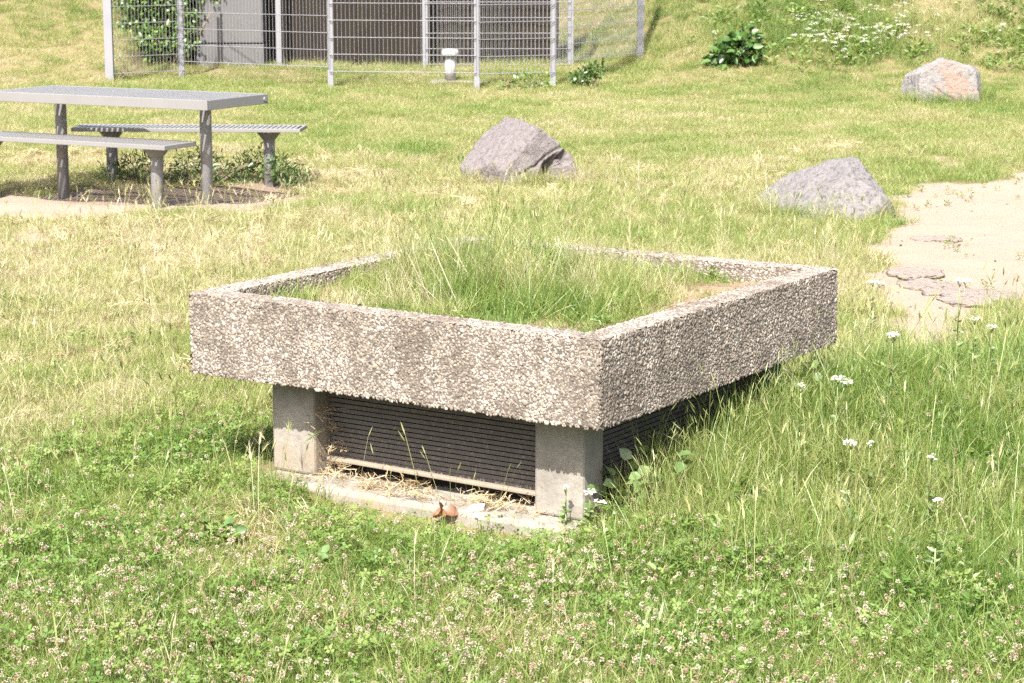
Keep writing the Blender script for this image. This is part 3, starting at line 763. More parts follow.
def umbel(m_v, m_f, bvs, c, r_, rs, n):
    for _ in range(n):
        a = rs.uniform(0, 2 * math.pi); rr = r_ * math.sqrt(rs.random()); p = c + np.array([rr * math.cos(a), rr * math.sin(a), .004 * rs.normal() - rr * rr * 4])
        q_ = rs.uniform(.0035, .006); b0 = len(m_v); tl = rs.normal(0, .25, 2)
        for j in range(6):
            t = j * math.pi / 3; x_, y_ = q_ * math.cos(t), q_ * math.sin(t); m_v.append(p + np.array([x_, y_, tl[0] * x_ + tl[1] * y_]))
        m_f.append(tuple(range(b0, b0 + 6))); bvs += [rs.random()] * 6
def yarrow(px, py, hgt, r_, label, seed, heads=1, lean=.0):
    """a yarrow stem whose flower head shows at the pixel"""
    rs = np.random.default_rng(seed)
    # walk the ray until the head is hgt above the ground
    r3 = ray(px, py); best = None
    for t in np.arange(5, 60, .02):
        P = r3 * t; z = P[2] + CAMH
        if z - float(zt(P[0], P[1])) < hgt: best = np.array([P[0], P[1], z]); break
    g = np.array([best[0], best[1], float(zt(best[0], best[1]))]); e = empty('yarrow', g); tag(e, label, 'wildflower', 'yarrow plants in the grass')
    st = MB(); top = best - g; root = np.array([lean, .02, -.02])
    mid = (top + root) / 2 + np.array([lean * .2, 0, 0]); st.path([root, mid, top], [.0032, .0026, .0020], 5)
    tops = [top] + [top + np.array([rs.uniform(-1, 1) * r_ * 2, rs.uniform(-1, 1) * r_ * 2, -rs.uniform(.0, .05)]) for _ in range(heads - 1)]
    mv, mf, bv = [], [], []
    for t_ in tops:
        if t_ is not top: st.path([mid + (top - mid) * .3, t_], [.002, .0015], 4)
        for _ in range(6):
            a = rs.uniform(0, 6.28); st.path([t_ - np.array([0, 0, .03]), t_ + np.array([math.cos(a), math.sin(a), 0]) * r_ * .6 - np.array([0, 0, .004])], .001, 4)
        umbel(mv, mf, bv, t_, r_, rs, int(26 * (r_ / .02) ** 1.6))
    st.build('stem', STEM, e, True, attrs={'bv': ('POINT', np.full(len(st.V), .5))})
    link('flower_head', mesh('flower_head', mv, mf, PETAL, False, {'bv': ('POINT', bv)}), e)
    n = 26; a = rs.uniform(0, 6.28, n); zz = rs.uniform(.02, .7, n)
    C = root[None] + (top - root)[None] * zz[:, None]; D = np.stack([np.cos(a), np.sin(a), rs.uniform(.1, .8, n)], 1)
    foliage('leaves', GREYLEAF, C, D, .05 * (1.1 - zz), .014, e, rs)
YL = [(838, 377, .36, .024, 'yarrow with a full white head beside the far end of the planter', 2), (801, 385, .34, .016, 'yarrow with a small white head close under the planter side', 1),
      (851, 441, .33, .026, 'yarrow with a wide flat white head alone in the tall grass', 1), (870, 443, .30, .014, 'yarrow with a tiny white head next to the wide flat one', 1),
      (873, 281, .30, .030, 'yarrow with white heads at the grassy edge of the sand, above the planter corner', 2), (893, 335, .32, .026, 'yarrow with white heads between planter corner and the row of flat stones', 2),
      (992, 326, .28, .020, 'yarrow with a white head in the grass beyond the row of flat stones', 1), (975, 318, .28, .018, 'yarrow with a small head at the grass tip just short of the flat stones', 1),
      (960, 280, .45, .020, 'tall thin yarrow stem rising against the pale sand', 2), (566, 487, .18, .014, 'yarrow in bud standing against the lit corner pier', 1),
      (590, 491, .20, .020, 'yarrow with a cream head in front of the shaded pier corner', 2), (586, 509, .12, .012, 'low yarrow with a small cream head at the foot of the corner pier', 1),
      (931, 456, .30, .016, 'yarrow with a small pale head deep in the tall green grass', 1), (938, 500, .3, .014, 'yarrow with a dull pale head among barley ears in the grass', 1)]
for i, (px, py, h_, r_, lb_, hd) in enumerate(YL): yarrow(px, py, h_, r_, lb_, 100 + i, hd)

# small litter by the base
p = at(446, 527); rs = np.random.default_rng(5)
C = np.array([[0, 0, .05 + .006 * i] for i in range(5)]) + rs.normal(0, .008, (5, 3)); D = rs.normal(0, 1, (5, 3)) * np.array([1, 1, .3])
o = empty('withered_leaf', p); tag(o, 'rust brown withered leaf lying in the grass below the louvred panel', 'leaf')
foliage('blade', RUST, C, D, .055, .05, o, rs)
p = up(475, 508, 7.26); m = MB(); m.add([(-.03, -.02, .004), (.028, -.024, .012), (.034, .02, .02), (-.02, .024, .012), (0, 0, .024)], [(0, 1, 4), (1, 2, 4), (2, 3, 4), (3, 0, 4)])
o = m.build('paper_scrap', PAPER); o.location = (p[0], p[1], max(.008, p[2] - .01)); s2 = o.modifiers.new('thickness', 'SOLIDIFY'); s2.thickness = .002
tag(o, 'crumpled scrap of white paper lying on the edge of the concrete plinth', 'paper')

# ------------------------------------------------------------------ grass prototypes (kept outside the scene, used by the scatters)
def blades(rs, n, rad, h0, h1, w_, lean, curl=.5, seg=3, xy=None):
    V, F, bv, tt = [], [], [], []
    for i in range(n):
        a = rs.uniform(0, 6.283); r_ = rad * math.sqrt(rs.random()); p = np.array([r_ * math.cos(a), r_ * math.sin(a), -.004])
        h = rs.uniform(h0, h1); az = rs.uniform(0, 6.283); d = np.array([math.cos(az), math.sin(az), 0]); ln = abs(rs.normal(0, lean)) + .05
        sa = rs.uniform(0, 6.283); sv = np.array([math.cos(sa), math.sin(sa), 0]); ww = w_ * rs.uniform(.6, 1.25); b0 = len(V); q_ = rs.random()
        for j in range(seg):
            t = j / seg; c = p + d * h * (ln * t + curl * ln * t * t) + np.array([0, 0, h * t * (1 - .25 * ln * t)])
            wd = ww * (1 - .55 * t ** 1.5) * .5; V += [c - sv * wd, c + sv * wd]; tt += [t, t]
        c = p + d * h * (ln + curl * ln) + np.array([0, 0, h * (1 - .25 * ln - curl * ln * .25)]); V.append(c); tt.append(1); bv += [q_] * (2 * seg + 1)
        F += [(b0 + 2 * j, b0 + 2 * j + 1, b0 + 2 * j + 3, b0 + 2 * j + 2) for j in range(seg - 1)] + [(b0 + 2 * seg - 2, b0 + 2 * seg - 1, b0 + 2 * seg)]
    return V, F, bv, tt
def stalk(rs, V, F, bv, tt, p, h, lean, head, hw, mat_i, mi, bristle=0):
    """thin stalk with a seed head; head faces get material index mat_i"""
    az = rs.uniform(0, 6.283); d = np.array([math.cos(az), math.sin(az), 0]); q_ = rs.random()
    def c_(t): return np.array(p) + d * h * lean * t * t + np.array([0, 0, h * t])
    sv = np.cross(d, [0, 0, 1]); b0 = len(V)
    for t in (0, .5, 1):
        V += [c_(t) - sv * .0009, c_(t) + sv * .0009]; tt += [t, t]; bv += [q_, q_]
    F += [(b0, b0 + 1, b0 + 3, b0 + 2), (b0 + 2, b0 + 3, b0 + 5, b0 + 4)]; mi += [0, 0]
    t1 = c_(1); ax = c_(1) - c_(.92); ax /= np.linalg.norm(ax); ax = ax + d * .25; ax /= np.linalg.norm(ax)
    for kx in range(2):
        s2 = np.cross(ax, d if kx else sv); s2 = s2 / (np.linalg.norm(s2) + 1e-9); b0 = len(V)
        V += [t1, t1 + ax * head * .35 - s2 * hw, t1 + ax * head * .35 + s2 * hw, t1 + ax * head * .8 - s2 * hw * .6, t1 + ax * head * .8 + s2 * hw * .6, t1 + ax * head]
        tt += [.5] * 6; bv += [q_] * 6; F += [(b0, b0 + 2, b0 + 1), (b0 + 1, b0 + 2, b0 + 4, b0 + 3), (b0 + 3, b0 + 4, b0 + 5)]; mi += [mat_i] * 3
    for j in range(bristle):
        u_ = rs.uniform(.1, .9); b0 = len(V); q0 = t1 + ax * head * u_; dd = ax + rs.normal(0, .3, 3); dd /= np.linalg.norm(dd); s3 = np.cross(dd, rs.normal(0, 1, 3)); s3 /= np.linalg.norm(s3)
        V += [q0 - s3 * .0006, q0 + s3 * .0006, q0 + dd * head * .85]; tt += [1] * 3; bv += [q_] * 3; F += [(b0, b0 + 1, b0 + 2)]; mi += [mat_i]
def proto(colx, name, V, F, bv, tt, mats, mi=None):
    me = mesh(name, np.array(V), F, None, False, {'bv': ('POINT', bv), 'tt': ('POINT', tt)})
    for mt in mats: me.materials.append(mt)
    if mi: me.polygons.foreach_set('material_index', np.array(mi, np.int32)); me.update()
    o = bpy.data.objects.new(name, me); colx.objects.link(o)
def coll(n): return bpy.data.collections.new(n)
rs = np.random.default_rng(3)
c_short = coll('short_grass'); c_med = coll('medium_grass'); c_tall = coll('tall_grass'); c_barley = coll('barley'); c_clover = coll('clover'); c_flower = coll('clover_heads'); c_yarrow = coll('yarrow_heads'); c_straw = coll('straw_wisps'); c_leafy = coll('leafy'); c_stalk = coll('stalk'); c_stone = coll('stones')
NP = 6
for i in range(NP):
    proto(c_short, 'short_grass_%d' % i, *blades(rs, 84, .10, .018, .058, .0023, .55), [GRASS])
    proto(c_med, 'medium_grass_%d' % i, *blades(rs, 58, .09, .05, .14, .0026, .42), [GRASS])
    V, F, bv, tt = blades(rs, 44, .08, .12, .30, .0031, .34); mi = [0] * len(F)
    for _ in range(3): stalk(rs, V, F, bv, tt, (rs.normal(0, .03), rs.normal(0, .03), 0), rs.uniform(.22, .36), rs.uniform(.1, .4), .05, .0018, 1, mi)
    proto(c_tall, 'tall_grass_%d' % i, V, F, bv, tt, [GRASS, SEED], mi)
    V, F, bv, tt = blades(rs, 4, .02, .08, .2, .004, .3); mi = [0] * len(F)
    for _ in range(2): stalk(rs, V, F, bv, tt, (rs.normal(0, .025), rs.normal(0, .025), 0), rs.uniform(.18, .30), rs.uniform(.05, .35), .05, .0036, 1, mi, 14)
    proto(c_barley, 'barley_%d' % i, V, F, bv, tt, [GRASS, SEED], mi)
    V, F, bv, tt, mi = [], [], [], [], []
    for _ in range(2): stalk(rs, V, F, bv, tt, (rs.normal(0, .02), rs.normal(0, .02), 0), rs.uniform(.2, .3), rs.uniform(.05, .3), .05, .0024, 1, mi)
    proto(c_stalk, 'stalk_%d' % i, V, F, bv, tt, [GRASS, SEED], mi)
    # clover leaves: three leaflets on a stem
    V, F, bv, tt = [], [], [], []
    for _ in range(26):
        a = rs.uniform(0, 6.28); r_ = .09 * math.sqrt(rs.random()); z = rs.uniform(.03, .085); c0 = np.array([r_ * math.cos(a), r_ * math.sin(a), z]); tl = rs.normal(0, .35, 2); q_ = rs.random(); L = rs.uniform(.008, .014); rot = rs.uniform(0, 6.28)
        for j in range(3):
            th = rot + j * 2.094; b0 = len(V)
            for (rr, dd) in ((0, 0), (.75, .55), (1.05, .3), (1.0, 0), (1.05, -.3), (.75, -.55)):
                x_, y_ = L * rr * math.cos(th + dd), L * rr * math.sin(th + dd); V.append(c0 + np.array([x_, y_, tl[0] * x_ + tl[1] * y_ + .15 * rr * L])); bv.append(q_); tt.append(.4)
            F.append(tuple(range(b0, b0 + 6)))
        b0 = len(V); V += [c0 - [.0007, 0, 0], c0 + [.0007, 0, 0], (c0[0] * .8, c0[1] * .8, 0)]; bv += [q_] * 3; tt += [.2] * 3; F.append((b0, b0 + 1, b0 + 2))
    proto(c_clover, 'clover_%d' % i, V, F, bv, tt, [HERB])
    # clover head: a ball of florets on a thin stem
    V, F, bv, tt, mi = [], [], [], [], []
    hz = rs.uniform(.06, .115); lx, ly = rs.normal(0, .02, 2); top = np.array([lx, ly, hz])
    V += [(-.0008, 0, 0), (.0008, 0, 0), top + [.0008, 0, 0], top - [.0008, 0, 0]]; bv += [.4] * 4; tt += [0] * 4; F.append((0, 1, 2, 3)); mi.append(0)
    n_ = 46; gold = 2.39996
    for j in range(n_):
        zz = 1 - 1.7 * (j + .5) / n_; a = gold * j; q_ = math.sqrt(max(0, 1 - zz * zz)); d = np.array([q_ * math.cos(a), q_ * math.sin(a), zz]) + rs.normal(0, .25, 3); d /= np.linalg.norm(d); s2 = np.cross(d, rs.normal(0, 1, 3)); s2 /= np.linalg.norm(s2)
        rr = .0080 * rs.uniform(.7, 1.25); b0 = len(V); V += [top + d * .003, top + d * rr * .8 + s2 * .0022, top + d * rr - [0, 0, .001], top + d * rr * .8 - s2 * .0022]; q2 = .5 - .5 * zz + rs.normal(0, .2); bv += [q2] * 4; tt += [0] * 4; F.append((b0, b0 + 1, b0 + 2, b0 + 3)); mi.append(1)
    proto(c_flower, 'clover_head_%d' % i, V, F, bv, tt, [HERB, CLOVERF], mi)
    # yarrow for the bank
    mv, mf, bv = [], [], []; mi = []; st = MB()
    for _ in range(3):
        t_ = np.array([rs.normal(0, .06), rs.normal(0, .06), rs.uniform(.2, .36)]); st.path([(t_[0] * .3, t_[1] * .3, 0), t_], .002, 4); umbel(mv, mf, bv, t_, .03, rs, 34)
    nf = len(mf); k0 = len(mv); mv += [np.array(v) for v in st.V]; mf += [tuple(j + k0 for j in f) for f in st.F]; bv += [.5] * len(st.V)
    proto(c_yarrow, 'yarrow_head_%d' % i, mv, mf, bv, [.3] * len(mv), [WHITE, HERB], [0] * nf + [1] * (len(mf) - nf))
    D = pv / np.linalg.norm(pv, axis=1)[:, None]; P_ = D * (1 + .35 * (rs.random(len(D)) - .5))[:, None] * np.array([.016, .011, .009])
    proto(c_stone, 'stone_%d' % i, P_, [tuple(f) for f in pf], [.5] * len(P_), [.5] * len(P_), [R4])
    # loose straw
    V, F, bv, tt = [], [], [], []
    for _ in range(26):
        a = rs.uniform(0, 3.14); L = rs.uniform(.03, .09); c0 = np.array([rs.normal(0, .035), rs.normal(0, .035), rs.uniform(.002, .02)]); d = np.array([math.cos(a), math.sin(a), rs.normal(0, .18)]) * L / 2; s2 = np.array([-math.sin(a), math.cos(a), .5]) * .0011; md = c0 + rs.normal(0, .006, 3); b0 = len(V)
        V += [c0 - d - s2, c0 - d + s2, md + s2, md - s2, c0 + d + s2, c0 + d - s2]; bv += [rs.random()] * 6; tt += [.5] * 6; F += [(b0, b0 + 1, b0 + 2, b0 + 3), (b0 + 3, b0 + 2, b0 + 4, b0 + 5)]
    proto(c_straw, 'straw_%d' % i, V, F, bv, tt, [STRAW])
    # broad herb leaves
    n_ = 20; a = rs.uniform(0, 6.28, n_); r_ = .05 * np.sqrt(rs.random(n_)); C = np.stack([r_ * np.cos(a), r_ * np.sin(a), rs.uniform(.01, .12, n_)], 1); D = np.stack([np.cos(a), np.sin(a), rs.uniform(0, 1.2, n_)], 1)
    V, Fa, b_ = leaf_quads(C, D, rs.uniform(.03, .07, n_), .022, rs)
    proto(c_leafy, 'leafy_%d' % i, V, [tuple(f) for f in Fa], b_, [.3] * len(V), [HERB])

_tree = {}
def scatter_tree(c):
    if c.name in _tree: return _tree[c.name]
    g = bpy.data.node_groups.new('scatter_' + c.name, 'GeometryNodeTree')
    g.interface.new_socket('Geometry', in_out='INPUT', socket_type='NodeSocketGeometry'); g.interface.new_socket('Geometry', in_out='OUTPUT', socket_type='NodeSocketGeometry')
    N = g.nodes.new; L = g.links.new
    i = N('NodeGroupInput'); o = N('NodeGroupOutput'); ci = N('GeometryNodeCollectionInfo'); ci.inputs['Collection'].default_value = c; ci.inputs['Separate Children'].default_value = True; ci.inputs['Reset Children'].default_value = True
    p = N('GeometryNodeInstanceOnPoints'); p.inputs['Pick Instance'].default_value = True
    def na(name, typ):
        a = N('GeometryNodeInputNamedAttribute'); a.data_type = typ; a.inputs['Name'].default_value = name; return a.outputs['Attribute']
    L(i.outputs[0], p.inputs['Points']); L(ci.outputs[0], p.inputs['Instance']); L(na('idx', 'INT'), p.inputs['Instance Index'])
    er = N('FunctionNodeEulerToRotation'); L(na('rot', 'FLOAT_VECTOR'), er.inputs[0]); L(er.outputs[0], p.inputs['Rotation'])
    L(na('scl', 'FLOAT_VECTOR'), p.inputs['Scale']); L(p.outputs[0], o.inputs[0])
    _tree[c.name] = g; return g
def scatter(name, c, P, scale, tint, label, cat, tilt=.12, zs=None):
    n = len(P); me = bpy.data.meshes.new(name); me.vertices.add(n); me.vertices.foreach_set('co', np.asarray(P, np.float32).ravel())
    def va(nm, typ, key, arr):
        a = me.attributes.new(nm, typ, 'POINT'); a.data.foreach_set(key, arr.ravel())
    rot = np.stack([rng.normal(0, tilt, n), rng.normal(0, tilt, n), rng.uniform(0, 6.283, n)], 1).astype(np.float32)
    scl = np.repeat(np.broadcast_to(np.asarray(scale, np.float32), n)[:, None], 3, 1).copy()
    if zs is not None: scl[:, 2] *= zs
    va('rot', 'FLOAT_VECTOR', 'vector', rot); va('scl', 'FLOAT_VECTOR', 'vector', scl.astype(np.float32))
    va('idx', 'INT', 'value', rng.integers(0, NP, n).astype(np.int32)); va('tint', 'FLOAT', 'value', np.clip(tint, 0, 1).astype(np.float32))
    o = link(name, me); md = o.modifiers.new('scatter', 'NODES'); md.node_group = scatter_tree(c)
    return tag(o, label, cat, kind='stuff')
def pts(density, y0, y1, k_=.31, pad=.8, fn=None):
    """random points in the widened view wedge between two distances; fn gives the local keep probability"""
    area = k_ * (y1 ** 2 - y0 ** 2) + 2 * pad * (y1 - y0)
    n = int(area * density); y = np.sqrt(rng.uniform(y0 ** 2, y1 ** 2, n)); x = rng.uniform(-1, 1, n) * (k_ * y + pad)
    u, v = uv(x, y)
    ok = ~((u > .04) & (u < PA - .10) & (v > .10) & (v < PB - .10)) & ~((u > .02 - .07 * vnoise(x, y, 9, 4)) & (u < .3) & (v > .25) & (v < 1.33))
    if fn is not None: ok &= rng.random(n) < fn(x, y)
    return x[ok], y[ok]
def xyz(x, y): return np.stack([x, y, zt(x, y)], 1)
cover = lambda x, y: np.clip(1.05 - 1.25 * bare_at(x, y), 0, 1)
lowroof = lambda x, y: np.where((lambda u, v: (u > 0) & (u < PA) & (v > 0) & (v < PB))(*uv(x, y)), .35, 1)

parts = []
for (y0, y1, dn) in ((4.9, 10, 330), (10, 16, 230), (16, 24, 150), (24, 36, 85)):
    parts.append(pts(dn, y0, y1, fn=cover))
x = np.concatenate([p[0] for p in parts]); y = np.concatenate([p[1] for p in parts])
scatter('lawn_grass', c_short, xyz(x, y), np.clip(rng.normal(1.0, .2, len(x)), .5, 1.6) * (1 + .25 * sstep(14, 26, y)), dry_at(x, y) + .06, 'short dry and green lawn grass covering the ground', 'grass', zs=.8 + .6 * tall_at(x, y))
parts = []
for (y0, y1, dn) in ((4.9, 10, 230), (10, 16, 170), (16, 24, 90), (24, 36, 60)):
    parts.append(pts(dn, y0, y1, fn=lambda x, y: cover(x, y) * lowroof(x, y) * (.22 + .78 * sstep(.12, .45, tall_at(x, y)))))
x = np.concatenate([p[0] for p in parts]); y = np.concatenate([p[1] for p in parts])
scatter('meadow_grass', c_med, xyz(x, y), np.clip(rng.normal(1.0, .22, len(x)), .5, 1.7), dry_at(x, y) - .02, 'medium high green and straw coloured meadow grass', 'grass', zs=.65 + .6 * tall_at(x, y))
parts = []
for (y0, y1, dn) in ((4.9, 10, 120), (10, 16, 80), (16, 24, 40), (24, 36, 40)):
    parts.append(pts(dn, y0, y1, fn=lambda x, y: cover(x, y) * lowroof(x, y) * sstep(.30, .75, tall_at(x, y))))
x = np.concatenate([p[0] for p in parts]); y = np.concatenate([p[1] for p in parts])
scatter('tall_grass', c_tall, xyz(x, y), np.clip(rng.normal(.74, .2, len(x)), .35, 1.2), dry_at(x, y) + .02, 'tall uncut grass with thin seed heads', 'grass', tilt=.2, zs=.6 + .45 * tall_at(x, y))
bs = [o for o in bpy.data.objects if o.name.startswith('boulder')]
gp = []
for o in bs:
    hw_ = max(v.co.x for v in o.data.vertices); hd_ = max(-v.co.y for v in o.data.vertices)
    n = 45; a = rng.uniform(math.pi * .95, math.pi * 2.05, n); k_ = rng.uniform(.86, 1.12, n)
    gp.append(np.stack([o.location.x + np.cos(a) * hw_ * k_, o.location.y + np.sin(a) * hd_ * k_], 1))
gp = np.concatenate(gp); x, y = gp[:, 0], gp[:, 1]; ok = rng.random(len(x)) < cover(x, y); x, y = x[ok], y[ok]
scatter('boulder_grass', c_med, xyz(x, y), rng.uniform(.7, 1.5, len(x)), dry_at(x, y), 'longer grass left uncut round the feet of the boulders', 'grass', zs=1.2)
x, y = pts(110, 10.5, 20, fn=lambda x, y: dist_in(SAND, x, y, .2) * (.25 + .75 * sstep(.5, .65, fbm(x, y, 2.2, 33, 2))))
scatter('sand_gravel', c_stone, xyz(x, y), rng.uniform(.2, .9, len(x)) ** 2, rng.random(len(x)), 'small stones and crumbs scattered over the sandy patch', 'gravel', tilt=.6)
x, y = pts(10, 10.5, 20, fn=lambda x, y: dist_in(SAND, x, y, .4) * sstep(.45, .6, fbm(x, y, 1.6, 35, 2)))
scatter('sand_weeds', c_leafy, xyz(x, y), rng.uniform(.2, .45, len(x)), rng.random(len(x)), 'sparse tiny weeds coming up through the sand', 'ground cover')
n = 230; u = rng.uniform(.22, 2.3, n); v = -np.abs(rng.normal(0, .22, n)) + .10
ok = rng.random(n) < .35 + .65 * sstep(.3, .9, u); u, v = u[ok], v[ok]; q_ = F0[None] + u[:, None] * D1 + v[:, None] * D2
scatter('planter_side_grass', c_tall, xyz(q_[:, 0], q_[:, 1]), rng.uniform(.65, 1.1, len(u)) * (1 - .4 * sstep(1.2, 2.0, u)), rng.uniform(0, .4, len(u)), 'rank tall green grass leaning out from under the shaded planter side', 'grass', tilt=.25)
# barley ears
def barley_p(x, y):
    u, v = uv(x, y); r_ = sstep(.1, .9, -v) * sstep(-1.2, .2, u) * (1 - sstep(10, 12, y)); b_ = .55 * sstep(2.0, 2.6, np.maximum(u, v)) * (1 - sstep(15, 18, y)); l_ = .45 * sstep(.45, .6, fbm(x, y, 1.2, 71, 2)) * (1 - sstep(9, 16, y))
    return np.clip(np.maximum.reduce([r_ * sstep(.35, .55, fbm(x, y, 1.7, 72, 2) + .05), b_, l_]), 0, 1) * cover(x, y)
x, y = pts(60, 4.9, 18, fn=barley_p)
scatter('wall_barley', c_barley, xyz(x, y), rng.uniform(.6, 1.15, len(x)), np.clip(dry_at(x, y) + rng.normal(.12, .2, len(x)), 0, 1), 'bristly yellow green wild barley ears standing in the grass', 'grass', tilt=.15)
# clover
def clover_p(x, y):
    u, v = uv(x, y)
    f_ = (1 - sstep(6.6, 7.6, y + .2 * x)) * sstep(.3, .5, fbm(x, y, 1.5, 81, 3) + .06)
    n_ = np.exp(-np.minimum(np.abs(u), 3) ** 2 / .3) * (v > -.6) * (v < 2.6)
    return np.clip(np.maximum(f_, n_), 0, 1) * cover(x, y)
x, y = pts(85, 4.9, 9.5, fn=clover_p)
scatter('clover', c_clover, xyz(x, y), rng.uniform(.7, 1.2, len(x)), rng.uniform(.1, .8, len(x)), 'low clover leaves among the foreground grass', 'ground cover')
def head_p(x, y):
    u, v = uv(x, y); f_ = (1 - sstep(6.3, 7.5, y + .15 * x)) * (.30 + .70 * sstep(.36, .54, fbm(x, y, 2.1, 83, 3)))
    return np.maximum(f_, .10 * (1 - sstep(8.5, 10.5, y))) * cover(x, y)
x, y = pts(900, 4.9, 10.5, fn=head_p)
scatter('clover_flowers', c_flower, xyz(x, y), rng.uniform(.55, 1.1, len(x)), np.clip(rng.beta(1.3, 1.7, len(x)), 0, 1), 'cream and browning clover flower heads dotting the foreground grass', 'wildflowers', tilt=.2)
x, y = pts(75, 4.9, 11, fn=lambda x, y: cover(x, y) * (lambda u, v: sstep(0, .3, -v) * sstep(-.8, .2, u))(*uv(x, y)))
scatter('meadow_herbs', c_leafy, xyz(x, y), rng.uniform(.45, .9, len(x)), rng.uniform(.1, .8, len(x)), 'mixed leafy meadow herbs in the tall grass by the shaded planter side', 'ground cover')
x, y = pts(12, 4.9, 12, fn=lambda x, y: cover(x, y) * sstep(.45, .65, fbm(x, y, 1.4, 85, 2)))
scatter('lawn_herbs', c_leafy, xyz(x, y), rng.uniform(.3, .6, len(x)), rng.uniform(.3, 1, len(x)), 'small broad leaved herbs mixed into the lawn', 'ground cover')
# flowers and weeds of the bank
FP = poly_px([(800, 40), (850, 30), (905, 38), (900, 62), (860, 72), (805, 62)])
def bank_p(x, y): return np.maximum(dist_in(FP, x, y, .5), .06 * sstep(26, 27.5, y) * sstep(2, 3.5, x))
x, y = pts(30, 24, 40, fn=bank_p)
scatter('bank_yarrow', c_yarrow, xyz(x, y), rng.uniform(.9, 1.5, len(x)), rng.random(len(x)), 'white yarrow flowering in a drift on the grassy bank', 'wildflowers')
x, y = pts(30, 24, 42, fn=lambda x, y: sstep(26, 28, y) * sstep(1.5, 4, x) * sstep(.42, .6, fbm(x, y, .6, 88, 3)) + dist_in(FP, x, y, .7))
scatter('bank_weeds', c_leafy, xyz(x, y), rng.uniform(.9, 1.7, len(x)), rng.uniform(.2, .9, len(x)), 'green leafy weeds growing over the bank', 'ground cover')
# inside the planter
def planter_pts(n, fn):
    u = rng.uniform(TH + .02, PA - TH - .02, n); v = rng.uniform(TH + .02, PB - TH - .02, n); ok = rng.random(n) < fn(u, v); u, v = u[ok], v[ok]
    q_ = F0[None] + u[:, None] * D1 + v[:, None] * D2; return np.stack([q_[:, 0], q_[:, 1], soil_z(u, v)], 1), u, v
def pcov(u, v):
    bare_ = np.maximum.reduce([1.3 * np.exp(-((u - 1.55) ** 2 / .06 + (v - .30) ** 2 / .035)), np.exp(-((u - 1.05) ** 2 / .03 + (v - .22) ** 2 / .006)), np.exp(-((u - .3) ** 2 + (v - 1.6) ** 2) / .008), np.exp(-((u - .8) ** 2 / .06 + (v - .2) ** 2 / .004))])
    return np.clip(1 - 1.2 * bare_, 0, 1) * (.12 + .88 * sstep(.36, .56, fbm(u, v, 4.5, 95, 3) + .03))
def pdry(u, v): return np.clip(.75 * (vnoise(u, v, 6.5, 123) - .5) + .36 + .55 * (fbm(u, v, 3.2, 97, 3) - .5) * 2 + .22 * np.exp(-((u - .9) ** 2 + (v - 1.25) ** 2) / .12) - .15 * np.exp(-((u - .55) ** 2 + (v - .45) ** 2) / .1), 0, 1)
CL = [(.62, .50, .10), (.50, .62, .08), (.72, .75, .12), (.95, .55, .10), (.80, 1.00, .14), (1.10, .90, .13), (.55, 1.05, .10), (1.25, 1.20, .15), (1.02, 1.28, .14), (1.30, .62, .11), (1.42, .48, .08), (.35, .85, .07), (.75, 1.35, .10), (1.45, 1.0, .12), (1.2, 1.5, .12), (1.55, 1.35, .12)]
def clump(u, v): return np.clip(sum(np.exp(-((u - a) ** 2 + (v - b) ** 2) / c ** 2) for a, b, c in CL), 0, 1)
P, u, v = planter_pts(620, pcov)
scatter('planter_turf', c_short, P, rng.uniform(.7, 1.2, len(P)), pdry(u, v) - .12, 'short weedy turf growing in the planter', 'grass')
P, u, v = planter_pts(540, lambda u, v: pcov(u, v) * np.clip(.10 + .4 * sstep(.1, .5, np.exp(-((u - .85) ** 2 / .5 + (v - .95) ** 2 / .55))) + .6 * clump(u, v), 0, 1))
scatter('planter_meadow', c_med, P, rng.uniform(.6, 1.15, len(P)), pdry(u, v), 'medium high grass tufts in the middle of the planter', 'grass')
P, u, v = planter_pts(560, lambda u, v: clump(u, v))
scatter('planter_tall_grass', c_tall, P, rng.uniform(.5, .78, len(P)) + .26 * np.exp(-((u - 1.15) ** 2 + (v - 1.15) ** 2) / .3), pdry(u, v) - .14, 'tall arching grass tufts sprouting from the planter centre', 'grass', tilt=.25)
P, u, v = planter_pts(85, lambda u, v: .9 * pcov(u, v) * np.exp(-((u - .85) ** 2 / .2 + (v - 1.15) ** 2 / .14)))
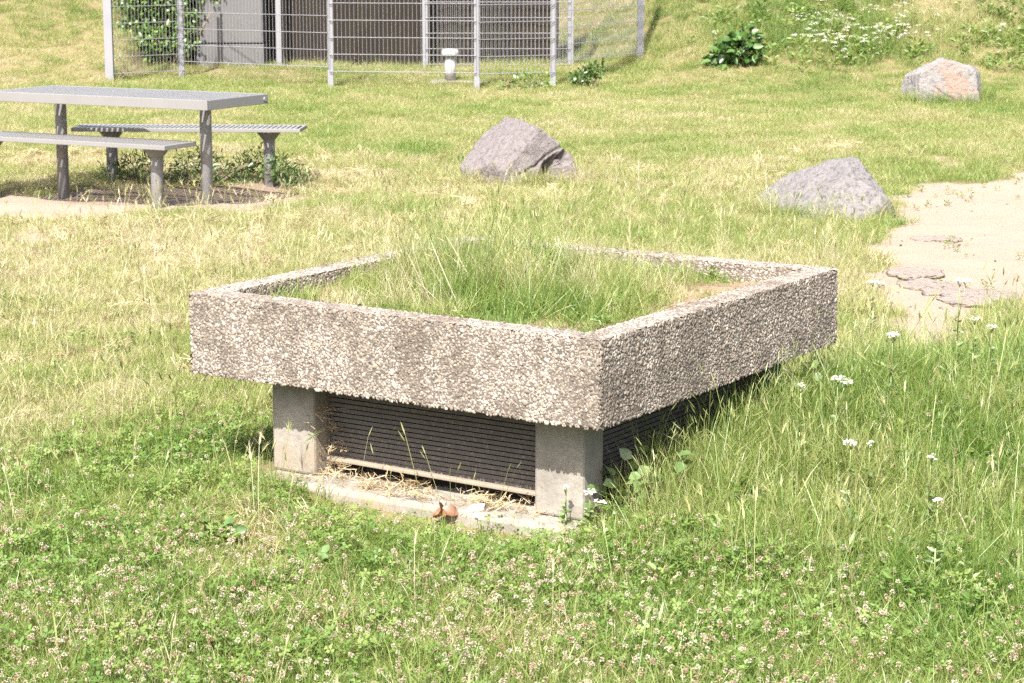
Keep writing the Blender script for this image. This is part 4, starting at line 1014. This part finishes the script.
scatter('planter_dead_grass', c_tall, P, rng.uniform(.55, 1.0, len(P)), rng.uniform(.75, 1, len(P)), 'bleached dead grass arching among the green tufts of the planter', 'grass', tilt=.35)
P, u, v = planter_pts(60, lambda u, v: .8 + 0 * u)
scatter('planter_straw', c_straw, P, rng.uniform(.5, 1.0, len(P)), rng.random(len(P)), 'dead straw lying on the planter soil', 'straw', tilt=.3)
P, u, v = planter_pts(150, lambda u, v: .5 * pcov(u, v))
scatter('planter_herbs', c_leafy, P, rng.uniform(.25, .55, len(P)), rng.uniform(.2, .9, len(P)), 'small leafy weeds between the grasses of the planter', 'ground cover')
q_ = [(.02, .62, .9), (.10, .80, 1.1), (.16, .76, .8), (.03, 1.02, .9), (.12, .50, .8), (.05, .55, .6), (.0, .88, .7)]
P = np.array([[*(F0 + a * D1 + b * D2), -.04] for a, b, _ in q_])
scatter('seed_stalks', c_stalk, P, np.array([c_ for *_, c_ in q_]), np.full(len(P), .45), 'few thin seed stalks standing in front of the dark louvres', 'grass', tilt=.12)
# straw blown into the recess
n = 46; uu = np.where(rng.random(n) < .75, rng.uniform(.10, .245, n), rng.uniform(.09, .3, n)); vv = rng.uniform(.30, v1 + .02, n)
vv = np.where(rng.random(n) < .3, v1 - np.abs(rng.normal(0, .06, n)), vv); zz = np.where((vv > v1 - .1) & (rng.random(n) < .45), rng.uniform(.01, .28, n), .009)
uu = np.where(zz > .05, .22, uu); uu = np.minimum(uu, .243)
q_ = F0[None] + uu[:, None] * D1 + vv[:, None] * D2
scatter('dry_straw', c_straw, np.stack([q_[:, 0], q_[:, 1], zz], 1), rng.uniform(.6, 1.1, n), rng.random(n), 'dry straw and grass litter blown into the louvre recess', 'straw', tilt=.3)
x, y = pts(16, 5, 20, fn=lambda x, y: cover(x, y) * sstep(.3, .5, dry_at(x, y)))
scatter('lawn_straw', c_straw, xyz(x, y) + np.array([0, 0, .02]), rng.uniform(.7, 1.4, len(x)), rng.random(len(x)), 'dead straw lying loose in the lawn', 'straw', tilt=.4)
